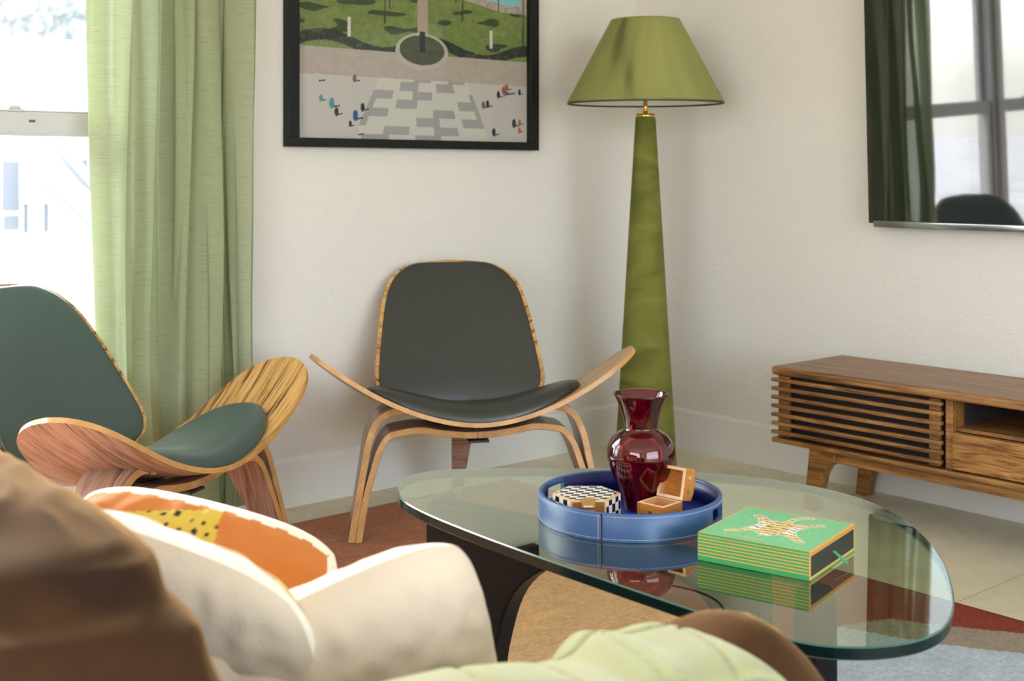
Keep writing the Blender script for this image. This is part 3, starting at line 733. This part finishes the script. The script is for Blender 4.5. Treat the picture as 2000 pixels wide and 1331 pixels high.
def fin(name, p0, p1, prof, th):
    """plank of the base: prof = outline in (along, z), from p0 towards p1"""
    d = Vector((p1[0] - p0[0], p1[1] - p0[1], 0)); L_ = d.length; d.normalize(); nn = Vector((-d.y, d.x, 0))
    pr = smooth_closed([(a, z, 0) for a, z in prof], 6); k = len(pr)
    vs = []
    for s in (-1, 1):
        for a, z, _ in pr: vs.append(Vector((p0[0] - OX, p0[1] - OY, 0)) + d * (a * L_) + Vector((0, 0, min(.3805, max(.0125, z)))) + nn * (s * th / 2))
    fs = [tuple(range(k)), tuple(reversed(range(k, 2 * k)))] + [(i, k + i, k + (i + 1) % k, (i + 1) % k) for i in range(k)]
    o = mesh_obj(name, vs, fs, M_ebony, table, False); normals(o)
    b = o.modifiers.new('bevel', 'BEVEL'); b.width = .009; b.segments = 3; b.limit_method = 'ANGLE'; b.angle_limit = radians(40)
    o.data.polygons.foreach_set('use_smooth', [True] * len(o.data.polygons)); o.modifiers.new('wn', 'WEIGHTED_NORMAL')
    return o
fin('base_element', (-2.045, -1.40), (-1.905, -2.07), [(0, .36), (.02, .381), (.15, .381), (.5, .381), (.9, .381), (1.0, .381), (1.035, .36), (1.04, .2), (1.04, .0125), (.97, .0125), (.955, .16), (.93, .27), (.84, .33), (.66, .335), (.45, .31), (.31, .24), (.245, .12), (.22, .0125), (.12, .0125), (.03, .11), (.0, .27)], .052)
fin('base_element', (-1.905, -2.07), (-1.925, -2.215), [(-.1, .0125), (-.1, .05), (.3, .07), (.72, .11), (.80, .20), (.80, .34), (.86, .381), (1.0, .381), (1.10, .35), (1.12, .2), (1.12, .0125), (.6, .0125)], .05)

# ------------------------------------------------------------------ tray and things on it
TZ = .4005
tray = thing('serving_tray', 'round blue leather serving tray with stitched rim on the glass table', 'tray', (-1.9039, -1.7934, TZ), radians(-41))
def tray_mat():
    t = NT('blue_leather'); n = t.noise(t.coords('Object'), 240, 3, .6); t.set(Base_Color=srgb(46, 84, 132), Roughness=.38, Specular_IOR_Level=.6); t.bump(n, .12, .001); return t.m
M_bl = tray_mat(); M_bli = plain('royal_blue_lining', srgb(10, 45, 150), .42); M_navy = plain('navy_inner_wall', srgb(14, 26, 86), .4)
R1, R0, HT = .165, .157, .047
def seg_wall(name, a0, a1, z0, z1, mat, par, r0=R0, r1=R1, n=40, top=None):
    vs = []; fs = []
    for i in range(n + 1):
        a = a0 + (a1 - a0) * i / n
        for r, z in ((r0, z0), (r1, z0), (r1, z1 - .0015), (r1 - .0015, z1), (r0 + .0015, z1), (r0, z1 - .0015)): vs.append((r * cos(a), r * sin(a), z))
    for i in range(n):
        for q in range(6): fs.append((i * 6 + q, i * 6 + (q + 1) % 6, (i + 1) * 6 + (q + 1) % 6, (i + 1) * 6 + q))
    fs += [tuple(range(6)), tuple(n * 6 + 5 - q for q in range(6))]
    return (vs, fs)
# the slots sit left and right as seen from the sofa side
m = MB(); HA = radians(11)
hs = [radians(148), radians(-24)]
spans = [(hs[1] + HA, hs[0] - HA), (hs[0] + HA, hs[1] + 2 * pi - HA)]
for a0, a1 in spans: m.add(*seg_wall('', a0, a1, 0, HT, None, None, n=72))
for h in hs:
    m.add(*seg_wall('', h - HA, h + HA, 0, .013, None, None, n=10)); m.add(*seg_wall('', h - HA, h + HA, .036, HT, None, None, n=10))
rim = m.build('tray_rim', M_bl, tray)
rim.data.polygons.foreach_set('use_smooth', [True] * len(rim.data.polygons)); e = rim.modifiers.new('es', 'EDGE_SPLIT'); e.split_angle = radians(50)
lathe('tray_floor', [(0, 0), (R0 + .002, 0), (R0 + .002, .008), (0, .008)], M_bli, tray, 96)
def inner(a, b): 
    th = spans[0][0] + (spans[0][1] - spans[0][0]) * a; r = R0 - .0006; return (r * cos(th), r * sin(th), .008 + (HT - .010) * b)
def inner2(a, b): 
    th = spans[1][0] + (spans[1][1] - spans[1][0]) * a; r = R0 - .0006; return (r * cos(th), r * sin(th), .008 + (HT - .010) * b)
il = grid('inner_facing', 90, 1, inner, M_navy, tray, solid=.0005, offset=0)
grid('inner_facing', 90, 1, inner2, M_navy, tray, solid=.0005, offset=0)
m = MB(); M_thread = plain('pale_thread', (.55, .62, .72), .7)
for zz in (.0045, HT - .005):
    nst = 250
    for k in range(nst):
        a = 2 * pi * k / nst
        if any(abs((a - h + pi) % (2 * pi) - pi) < HA + .02 for h in hs) and zz > .03 and False: continue
        c, s = cos(a), sin(a); M4 = Matrix.Translation((R1 * c, R1 * s, zz)) @ Matrix.Rotation(a, 4, 'Z')
        m.box(-.0004, .0005, -.0013, .0013, -.00035, .00035, M=M4)
sa = radians(247)
for da in (-.018, .006):
    for k in range(13):
        a = sa + da; M4 = Matrix.Translation((R1 * cos(a), R1 * sin(a), .006 + k * .0029)) @ Matrix.Rotation(a, 4, 'Z')
        m.box(-.0004, .0005, -.00035, .00035, -.0010, .0010, M=M4)
o = m.build('stitching', M_thread, tray); o['kind'] = 'stuff'
m = MB(); M4 = Matrix.Rotation(sa, 4, 'Z'); m.box(R1 - .001, R1 + .0012, .0015, .0045, .001, HT - .001, M=M4); m.build('leather_seam', plain('dark_blue_seam', srgb(24, 36, 66), .4), tray)

# ruby vase
VZ = TZ + .0082
vase = thing('vase', 'ruby red glass vase with flared neck standing in the blue tray', 'vase', (-1.8666, -1.7861, VZ))
def ruby():
    t = NT('ruby_glass'); t.n.remove(t.b)
    tr = t.node('BsdfTransparent'); tr.inputs[0].default_value = (.60, .030, .055, 1)
    gl = t.node('BsdfGlossy'); gl.inputs['Roughness'].default_value = 0.0; gl.inputs[0].default_value = (1, .95, .95, 1)
    df = t.node('BsdfDiffuse'); df.inputs[0].default_value = (.30, .0, .012, 1)
    m0 = t.node('MixShader', i_0=.10); t.link(tr.outputs[0], m0.inputs[1]); t.link(df.outputs[0], m0.inputs[2])
    fr = t.node('Fresnel'); fr.inputs['IOR'].default_value = 1.6; mx = t.node('MixShader'); t.link(fr.outputs[0], mx.inputs[0])
    t.link(m0.outputs[0], mx.inputs[1]); t.link(gl.outputs[0], mx.inputs[2]); t.link(mx.outputs[0], t.out.inputs[0]); return t.m
vp = [(0, .0), (.030, .0), (.0345, .003), (.036, .012), (.042, .035), (.0535, .065), (.0615, .090), (.0625, .103), (.058, .120), (.047, .134), (.034, .1425), (.0305, .147), (.0308, .152), (.034, .168), (.0405, .188), (.0505, .209)]
vo = smooth_open([Vector((r, 0, z)) for r, z in vp], 5); vo = [(max(0, p.x), p.z) for p in vo]
vin = [(max(0, r - .0024), max(.006, z)) for r, z in reversed(vo) if z > .004]
lathe('vase_body', vo + [(.0500, .2102)] + vin + [(0, .006)], ruby(), vase, 96)

# hexagonal checkered box
hexb = thing('trinket_box', 'low hexagonal box with black and white checkered inlay in the blue tray', 'box', (-1.984, -1.764, VZ), radians(-41))
def checker_mat(name, ax, ay, sx, sy, k1=(.75, .72, .66), k2=(.012, .012, .013), skew=0.0):
    t = NT(name); tc = t.node('TexCoord')
    def dot(v):
        d = t.node('VectorMath', operation='DOT_PRODUCT'); t.link(tc.outputs['Object'], d.inputs[0]); d.inputs[1].default_value = v; return d.outputs['Value']
    def fl(s, v, off):
        m1 = t.node('Math', operation='MULTIPLY_ADD', i_1=s, i_2=off); t.link(v, m1.inputs[0]); f = t.node('Math', operation='FLOOR'); t.link(m1.outputs[0], f.inputs[0]); return f.outputs[0]
    a = fl(sx, dot(ax), .5); b = fl(sy, dot(ay), 0.0)
    s = t.node('Math', operation='ADD'); t.link(a, s.inputs[0]); t.link(b, s.inputs[1])
    md = t.node('Math', operation='FLOORED_MODULO', i_1=2.0); t.link(s.outputs[0], md.inputs[0])
    mx = t.node('Mix', data_type='RGBA'); t.link(md.outputs[0], mx.inputs[0]); mx.inputs[6].default_value = (*k1, 1); mx.inputs[7].default_value = (*k2, 1)
    t.link(mx.outputs[2], t.b.inputs['Base Color']); t.set(Roughness=.25); return t.m
HR, HH = .0610, .0425
hx = [(HR * cos(radians(60 * k)), HR * sin(radians(60 * k))) for k in range(6)]
M_oak = wood('pale_oak_edge', [(.3, srgb(190, 150, 100)), (.7, srgb(222, 190, 146))], (4, 4, 4), 20, .45)
M_wal = wood('small_walnut', [(.3, srgb(90, 52, 22)), (.5, srgb(134, 86, 40)), (.7, srgb(164, 112, 58))], (3, 3, 30), 12, .35)
m = MB(); m.prism(hx, 0, HH - .0005); m.build('box_body', M_oak, hexb, bevel=.0008)
tp = [(p[0] * .90, p[1] * .90) for p in hx]
m = MB(); m.prism(tp, HH - .0006, HH + .0004); m.build('lid_inlay', checker_mat('lid_checker', (1, -.35, 0), (0, 1, 0), 70, 88), hexb)
for k in range(6):
    a = radians(60 * k + 30); nx, ny = cos(a), sin(a); tx, ty = -ny, nx; ap = HR * cos(radians(30))
    M4 = Matrix.Translation((nx * ap, ny * ap, 0)) @ Matrix.Rotation(a, 4, 'Z')
    m = MB(); m.box(-.0004, .0006, -.028, .028, .002, HH - .003, M=M4)
    if k == 4: m.build('front_panel', M_wal, hexb)
    else: m.build('side_inlay', checker_mat('side_checker_%d' % k, (tx, ty, 0), (0, 0, 1), 76, 66), hexb)
M4 = Matrix.Translation((0, -HR * cos(radians(30)) - .0006, 0))
m = MB(); m.box(-.012, .012, -.003, 0, .030, .047, M=M4); m.box(-.0125, .0125, -.003, 0, .008, .026, M=M4); lt = m.build('latch', plain('latch_wood', srgb(176, 128, 66), .4), hexb, bevel=.0006)
m = MB(); m.box(-.008, .008, -.0040, -.003, .0315, .0345, M=M4); m.build('latch_slot', plain('white_slot', (.7, .66, .55), .4), lt)

# small open wooden ring box
rb = thing('ring_box', 'tiny wooden ring box with its lid open beside the red vase', 'box', (-1.899, -1.862, VZ), radians(-41 - 45 + 2))
M_maple = plain('light_maple', srgb(226, 190, 150), .5)
M_honey = wood('honey_wood', [(.3, srgb(150, 86, 26)), (.55, srgb(190, 122, 48)), (.75, srgb(208, 146, 68))], (3, 3, 18), 14, .3)
a = .0285; hb = .031
def hollow(name, x0, x1, y0, y1, z0, z1, wt, mat, par, M=None, rimmat=None):
    m = MB(); m.box(x0, x1, y0, y1, z0, z0 + wt, M=M)
    for bx in ((x0, x0 + wt, y0, y1), (x1 - wt, x1, y0, y1), (x0 + wt, x1 - wt, y0, y0 + wt), (x0 + wt, x1 - wt, y1 - wt, y1)): m.box(*bx, z0 + wt, z1, M=M)
    o = m.build(name, mat, par, bevel=.0006)
    if rimmat:
        m = MB(); e = .0004
        for bx in ((x0 + e, x0 + wt, y0 + e, y1 - e), (x1 - wt, x1 - e, y0 + e, y1 - e), (x0 + wt, x1 - wt, y0 + e, y0 + wt), (x0 + wt, x1 - wt, y1 - wt, y1 - e)): m.box(*bx, z1 - .0002, z1 + .0006, M=M)
        m.build('maple_rim', rimmat, o)
        m = MB(); m.box(x0 + wt - .0002, x0 + wt + .0004, y0 + wt, y1 - wt, z0 + wt, z1 - .001, M=M); m.box(x1 - wt - .0004, x1 - wt + .0002, y0 + wt, y1 - wt, z0 + wt, z1 - .001, M=M)
        m.box(x0 + wt, x1 - wt, y1 - wt - .0004, y1 - wt + .0002, z0 + wt, z1 - .001, M=M); m.box(x0 + wt, x1 - wt, y0 + wt - .0002, y0 + wt + .0004, z0 + wt, z1 - .001, M=M)
        m.build('inner_wall', plain('inner_box_wood', srgb(196, 142, 92), .5), o)
    return o
# local x points to the viewer's lower right, hinge on the +y side
hollow('box_base', -a, a, -a, a, 0, hb, .0055, M_honey, rb, rimmat=M_maple)
ML = Matrix.Translation((0, a + .0005, hb + .001)) @ Matrix.Rotation(radians(100), 4, 'X') @ Matrix.Translation((0, a, 0))
ML = Matrix.Translation((0, a, hb + .0012)) @ Matrix.Rotation(radians(-12), 4, 'X') @ Matrix.Rotation(radians(90), 4, 'X') @ Matrix.Translation((0, a, -.024))
lid = hollow('lid', -a, a, -a, a, 0, .024, .0055, M_honey, rb, M=ML, rimmat=M_maple)
m = MB(); m.prism([(a * cos(radians(k * 15 + 180)), .3 * a * sin(radians(k * 15 + 180))) for k in range(13)], -a, a, axis='x', M=ML); m.build('domed_back', M_honey, lid, bevel=.0005)
M_dot = plain('brass_inlay', (.8, .66, .2), .25, .8)
for yy in (-.012, .012):
    m = MB(); m.cyl(ML @ Vector((a - .0002, yy, .010)), ML @ Vector((a + .0006, yy, .010)), .0042, n=20); m.build('brass_dot', M_dot, lid)
m = MB(); m.cyl((0, -a - .0006, .016), (0, -a + .0002, .016), .0042, n=20); m.build('catch_plate', plain('silver', (.7, .68, .6), .25, 1), rb)
m = MB(); m.cyl((0, -a - .0010, .016), (0, -a, .016), .0018, n=12); m.build('catch_hole', plain('dark_hole', (.02, .02, .02), .5), rb)

# ------------------------------------------------------------------ green gift box with the big cat skin
gb = thing('gift_box', 'flat green drawer box with gold stripes and a tiger rug drawing on top', 'box', (-1.8925, -2.1115, TZ), radians(-76.0))
G1 = srgb(66, 158, 98); G2 = srgb(104, 188, 132); GO = srgb(226, 172, 84)
bx, by, bh = .094, .096, .0445
body = [(-6.1, 1.0)]
TG = [(-.02, -.60), (-.10, -.57), (-.16, -.50), (-.15, -.44), (-.22, -.40), (-.34, -.46), (-.52, -.66), (-.62, -.70), (-.66, -.66), (-.60, -.60), (-.44, -.42), (-.33, -.28), (-.28, -.12), (-.28, .06), (-.34, .20), (-.46, .34), (-.60, .44), (-.62, .52), (-.55, .54), (-.40, .46), (-.26, .34), (-.10, .30), (-.03, .33), (0.0, .48), (.02, .66), (.12, .82), (.26, .90), (.30, .84), (.18, .76), (.09, .62), (.07, .46), (.07, .33), (.14, .30), (.30, .36), (.46, .50), (.56, .56), (.62, .50), (.56, .42), (.42, .30), (.32, .16), (.28, .04), (.28, -.14), (.34, -.28), (.48, -.40), (.64, -.56), (.68, -.62), (.62, -.66), (.52, -.62), (.34, -.46), (.20, -.40), (.13, -.44), (.14, -.50), (.08, -.57)]
TG = [(p[0] * (1.06 + (.22 if abs(p[0]) < .4 and abs(p[1]) < .45 else 0)), p[1] * .98 + .07) for p in TG]
rot = radians(0)
def topcol(a_, b_):
    x = a_ * 2 - 1; y = b_ * 2 - 1
    ex, ey = (1 - abs(x)) * bx, (1 - abs(y)) * by
    if min(ex, ey) < .0022: return GO
    c = G2
    xr = (x * cos(rot) - y * sin(rot)); yr = (x * sin(rot) + y * cos(rot)); xr, yr = xr - .0, yr + .02
    if inside(xr, yr, TG):
        c = srgb(226, 196, 128)
        if not all(inside(xr + dx_, yr + dy_, TG) for dx_, dy_ in ((.009, 0), (-.009, 0), (0, .009), (0, -.009))): return srgb(70, 52, 36)
        if abs(xr) > .22 and abs(yr) < .24: c = srgb(240, 236, 226)
        if yr < -.38 and abs(xr) < .10: c = srgb(240, 230, 210)
        sv = sin(yr * 46 + 5 * abs(xr) + 3 * N(xr * 6, yr * 6, 1))
        if sv > .62 and N(xr * 16, yr * 30, 2) > -.12: c = srgb(40, 34, 28)
    elif 0 and inside(xr * .955, yr * .955, TG) or any(inside(xr + dx_, yr + dy_, TG) for dx_, dy_ in ((.022, 0), (-.022, 0), (0, .022), (0, -.022))): c = srgb(244, 234, 206)
    else:
        gx, gy = x * 7.5, y * 7.5; ix, iy = math.floor(gx), math.floor(gy); rr = random.Random(ix * 91 + iy * 17)
        if rr.random() < .42 and abs(x) < .86 and abs(y) < .86:
            ox, oy = ix + .3 + .4 * rr.random(), iy + .3 + .4 * rr.random(); an = rr.random() * 3
            dx, dy = gx - ox, gy - oy; u_ = dx * cos(an) + dy * sin(an); v_ = -dx * sin(an) + dy * cos(an)
            if abs(u_) < .16 and abs(v_) < .055: c = srgb(232, 196, 120) if rr.random() < .7 else srgb(245, 240, 220)
        if abs(y + .80) < .012 and -.62 < x < .1: c = GO
    return c
m = MB(); m.box(-bx, bx, -by, by, .0025, bh - .0015)
def stripes(name):
    t = NT(name); sep = t.node('SeparateXYZ'); t.link(t.coords('Object'), sep.inputs[0])
    m1 = t.node('Math', operation='MULTIPLY', i_1=1 / .0052); t.link(sep.outputs[2], m1.inputs[0])
    fr = t.node('Math', operation='FRACT'); t.link(m1.outputs[0], fr.inputs[0])
    gt_ = t.node('Math', operation='GREATER_THAN', i_1=.68); t.link(fr.outputs[0], gt_.inputs[0])
    lo = t.node('Math', operation='GREATER_THAN', i_1=.0060); t.link(sep.outputs[2], lo.inputs[0]); hi = t.node('Math', operation='LESS_THAN', i_1=.0412); t.link(sep.outputs[2], hi.inputs[0])
    a1 = t.node('Math', operation='MULTIPLY'); t.link(lo.outputs[0], a1.inputs[0]); t.link(hi.outputs[0], a1.inputs[1]); a2 = t.node('Math', operation='MULTIPLY'); t.link(a1.outputs[0], a2.inputs[0]); t.link(gt_.outputs[0], a2.inputs[1])
    mx = t.node('Mix', data_type='RGBA'); t.link(a2.outputs[0], mx.inputs[0]); mx.inputs[6].default_value = (*G1, 1); mx.inputs[7].default_value = (*GO, 1)
    t.link(mx.outputs[2], t.b.inputs['Base Color']); t.set(Roughness=.3); return t.m
m = MB(); m.box(-bx, bx, -by, by, 0.0, bh); bodyo = m.build('sleeve', stripes('green_gold_stripes'), gb, bevel=.0008)
gt_p = painted('printed_lid', .3)
grid('top_print', 400, 370, lambda a_, b_: (-bx + 2 * bx * a_, -by + 2 * by * b_, bh + .0003), gt_p.m, gb, color=topcol)
m = MB(); m.box(bx - .0002, bx + .0005, -by, by, .0015, bh); ge = m.build('gold_edge', plain('gold_foil', GO, .3), gb)
m = MB(); m.box(bx + .0004, bx + .0009, -by + .004, by - .004, .0058, bh - .0075); m.build('drawer_front', plain('black_card', (.012, .012, .012), .5), gb)
m = MB(); 
for zz in (.0385, .041): m.box(bx + .0004, bx + .0007, -by + .001, by - .001, zz, zz + .0012)
m.build('edge_lines', plain('dark_gold_line', srgb(150, 108, 40), .4), gb)
m = MB(); m.box(bx + .0002, bx + .0012, -by, by, 0.0, .0022); m.build('bottom_lip', plain('green_card', G1, .4), gb)
m = MB(); Mt = Matrix.Translation((bx + .001, .002, .022))
m.add([Mt @ Vector(p) for p in ((0, -.004, .001), (0, .004, .001), (.022, .0045, -.014), (.022, -.0045, -.014), (0, -.004, 0), (0, .004, 0), (.022, .0045, -.0152), (.022, -.0045, -.0152))],
      [(0, 1, 2, 3), (7, 6, 5, 4), (0, 4, 5, 1), (1, 5, 6, 2), (2, 6, 7, 3), (3, 7, 4, 0)]); m.build('pull_ribbon', plain('green_ribbon', G1, .5), gb)

# ------------------------------------------------------------------ sofa
M_sofa = velvet('brown_velvet', srgb(38, 22, 12), srgb(82, 51, 25), 2.6, .42, (1, .58, .24))
M_sofa_arm = M_sofa
sofa = thing('sofa', 'brown velvet sofa in the foreground with plump back cushion and rounded arm', 'sofa', (-2.95, -1.7, 0))
SX, SY = -2.95, -1.7
def rounded(name, c, h, mat, par, p=3.2, nu=72, nv=48, wr=0.0, wf=(9, 3), fn=None):
    """superellipsoid cushion: centre c, half sizes h, optional wrinkles"""
    def f(a, b):
        th = 2 * pi * a - pi; ph = pi * (b - .5)
        e = 2 / p; sg = lambda v, q: abs(v) ** q * (1 if v >= 0 else -1)
        d = Vector((sg(cos(ph), e) * sg(cos(th), e), sg(cos(ph), e) * sg(sin(th), e), sg(sin(ph), e)))
        k = 1.0
        if wr: k += wr * fn(d) if fn else wr * noise.noise(Vector((d.x * wf[0], d.y * wf[1], d.z * wf[0])))
        return (c[0] + d.x * h[0] * k - SX, c[1] + d.y * h[1] * k - SY, c[2] + d.z * h[2] * k)
    return grid(name, nu, nv, f, mat, par, closeu=True)
rounded('sofa_base', (-2.93, -2.08, .125), (.50, .63, .085), M_sofa, sofa, 9)
rounded('sofa_back', (-3.40, -2.08, .38), (.10, .63, .28), M_sofa, sofa, 6)
for k, yy in enumerate((-1.97,)):
    rounded('seat_cushion', (-2.84, yy, .235), (.36, .49, .055), M_sofa, sofa, 5)
    def wrk(d): 
        q = d.y * .9 - d.x * .35 + .25 * noise.noise(d * 2.0)
        w = -abs(noise.noise(Vector((q * 2.0, (d.z + .4 * d.y) * 6.5, k)))) * 1.6 - .6 * abs(noise.noise(Vector((q * 3.0 + 5, (d.z - .3 * d.y) * 11, k)))) + .5 * noise.noise(d * 1.7)
        return w
    rounded('back_cushion', (-3.205, yy - .205, .530), (.118, .475, .238), M_sofa, sofa, 3.0, 220, 160, .038, fn=wrk)
def arm(name, yc):
    prof = []
    def f(a, b):
        # b runs along x, a around the section
        x = -3.42 + .93 * b
        endr = 1.0
        tb = (x + 2.63) / .14
        if tb > 0: endr = sqrt(max(0, 1 - min(1, tb) ** 2))
        th = 2 * pi * a; e = 2 / 2.9; sg = lambda v: abs(v) ** e * (1 if v >= 0 else -1)
        y = .125 * sg(cos(th)) * (.35 + .65 * endr); z = .325 + (.235 + .034 * min(1, max(0, (x + 2.75) / .15))) * sg(sin(th)) * (.25 + .75 * endr)
        if tb >= 1: y, z = y * .0 + 0, .325
        z += .012 * noise.noise(Vector((x * 8, y * 12, z * 6)))
        return (x - SX, yc + y - SY, z)
    return grid(name, 64, 60, f, M_sofa, sofa, closeu=True)
arm('arm', -2.60)
for sx in (-3.36, -2.52):
    for sy in (-2.62, -1.52):
        m = MB(); m.cyl((sx - SX, sy - SY, .0125), (sx - SX, sy - SY, .06), .018, .024); m.build('leg', M_ebony, sofa)

# throw blanket over the near arm
t = NT('quilted_green_throw'); n_ = t.noise(t.coords('Object'), 300, 3, .6); n2 = t.noise(t.coords('Object'), 6, 3)
t.link(t.ramp(n2, [(.35, srgb(140, 143, 98)), (.65, srgb(158, 161, 120))]), t.b.inputs['Base Color']); t.set(Roughness=.95, Sheen_Weight=.25); t.bump(n_, .5, .003); M_throw = t.m
def throw(a, b):
    x = -3.20 + .615 * b
    th = pi * 1.08 * a - .04 * pi; e = 2 / 2.9; sg = lambda v: abs(v) ** e * (1 if v >= 0 else -1)
    drop = max(0, (b - .86) / .14); k = sqrt(max(0, 1 - (drop * .62) ** 2)) + .10 * max(0, min(1, (-2.78 - x) / .12))
    y = (.125 + .014) * sg(cos(th)); z = .325 + (.235 + .012) * max(-.35, sg(sin(th))) * k
    s = a * .62; L1 = .5 - abs(((x * 1 + s * .35) / .085) % 1 - .5); L2 = .5 - abs(((s * 1 - x * .25) / .095) % 1 - .5)
    q = .000 + .008 * (1 - exp(-L1 * 26)) + .008 * (1 - exp(-L2 * 34)); nn = Vector((0, cos(th), sin(th)))
    q += .010 * noise.noise(Vector((x * 7, a * 4, 1))) + .014 * exp(-((x + 2.74 + .10 * (a - .5)) / .022) ** 2)
    return (x, -2.60 + y + nn.y * q, z + nn.z * q)
tb = grid('throw_blanket', 150, 150, throw, M_throw, None, solid=.008)
tag(tb, 'pale green quilted throw blanket draped over the sofa arm', 'blanket')

# scatter cushions
t = NT('cream_linen'); n_ = t.noise(t.coords('Object'), 300, 2); t.set(Base_Color=srgb(206, 190, 168), Roughness=.9, Sheen_Weight=.15); t.bump(n_, .3, .002); M_cream = t.m
ORG = srgb(194, 118, 48); YEL = srgb(202, 178, 66); WH = srgb(240, 232, 214); BLK = srgb(36, 28, 20)
spots = [(-1 + .105 * (i + .35 * random.random() + (j % 2) * .5), -1 + .095 * (j + .4 * random.random()), random.uniform(.013, .024)) for i in range(20) for j in range(22)]
def printcol(a, b, ph=0.0):
    x = a * 2 - 1; y = b * 2 - 1
    d = .8 * x + .9 * y + ph + .35 * sin(x * 2.3 + ph)
    if ph < -.4:
        if max(abs(x), abs(y)) > .93 + .03 * sin(x * 31) * sin(y * 17): return WH
        if x < .16 + .06 * sin(y * 5) and y < .86 + .25 * (x + .2):
            for sx, sy, r in spots:
                if (x - sx) ** 2 + (y - sy) ** 2 < r * r: return BLK
            return YEL
        return ORG
    if max(abs(y), x) > .955 or (ph > .25 and x < -.955): return WH  # white border stands in for sunlight on the cushion edges
    if -.28 < d < .16:
        for sx, sy, r in spots:
            if (x - sx) ** 2 + (y - sy) ** 2 < r * r: return BLK
        return YEL
    return ORG
def pillow(name, label, w, h, T, loc, R, front, fcol=None, pinch=.05):
    vs = []; cols = []; n = 72
    root = thing(name, label, 'cushion', loc, 0, 'scatter cushions on the sofa'); root.rotation_euler = R
    for side, mat in ((1, front), (-1, M_cream)):
        def f(a, b, side=side):
            x = a * 2 - 1; y = b * 2 - 1
            k = max(0, 1 - abs(x) ** 2.6) ** .5 * max(0, 1 - abs(y) ** 2.6) ** .5
            px_ = x * (1 - .06 * y * y - .08 * y ** 6); py_ = y * (1 - .06 * x * x - .08 * x ** 6)
            zz = T * k * (1 + .10 * noise.noise(Vector((x * 2.5, y * 2.5, side)))) + .006 * noise.noise(Vector((x * 7, y * 7, side * 3)))* min(1, k * 2)
            return (px_ * w, py_ * h, side * zz)
        grid('printed_face' if side == 1 else 'cream_back', n * (2 if side == 1 and fcol else 1), n * (2 if side == 1 and fcol else 1), f, mat, root, color=(fcol if side == 1 else None))
    return root
pp = painted('printed_cotton', .85, sheen=.2).m
def aim(nrm, up=(0, 0, 1), roll=0):
    """rotation that sends local +z to nrm and keeps local y near up"""
    z = Vector(nrm).normalized(); x = Vector(up).cross(z).normalized(); y = z.cross(x)
    M3 = Matrix((x, y, z)).transposed() @ Matrix.Rotation(roll, 3, 'Z'); return M3.to_euler()
CUSH = [
    ('cream backed cushion resting against the sofa back beside the brown velvet', .20, .20, .07, (-2.972, -2.125, .492), (.80, .38, .42), radians(12), 0.3),
    ('printed cushion with cheetah spots and orange field showing between the two cream backs', .20, .20, .065, (-2.84, -1.87, .405), (-.60, -.70, .50), radians(-14), -.50),
    ('cream backed cushion standing just behind the green throw blanket', .20, .20, .075, (-2.83, -2.245, .418), (.10, .93, .30), radians(-17), 0.2),
]
for lab, w, h, T, loc, nrm, roll, ph in CUSH:
    pillow('scatter_cushion', lab, w, h, T, loc, aim(nrm, roll=roll), pp, fcol=lambda a, b, ph=ph: printcol(a, b, ph))
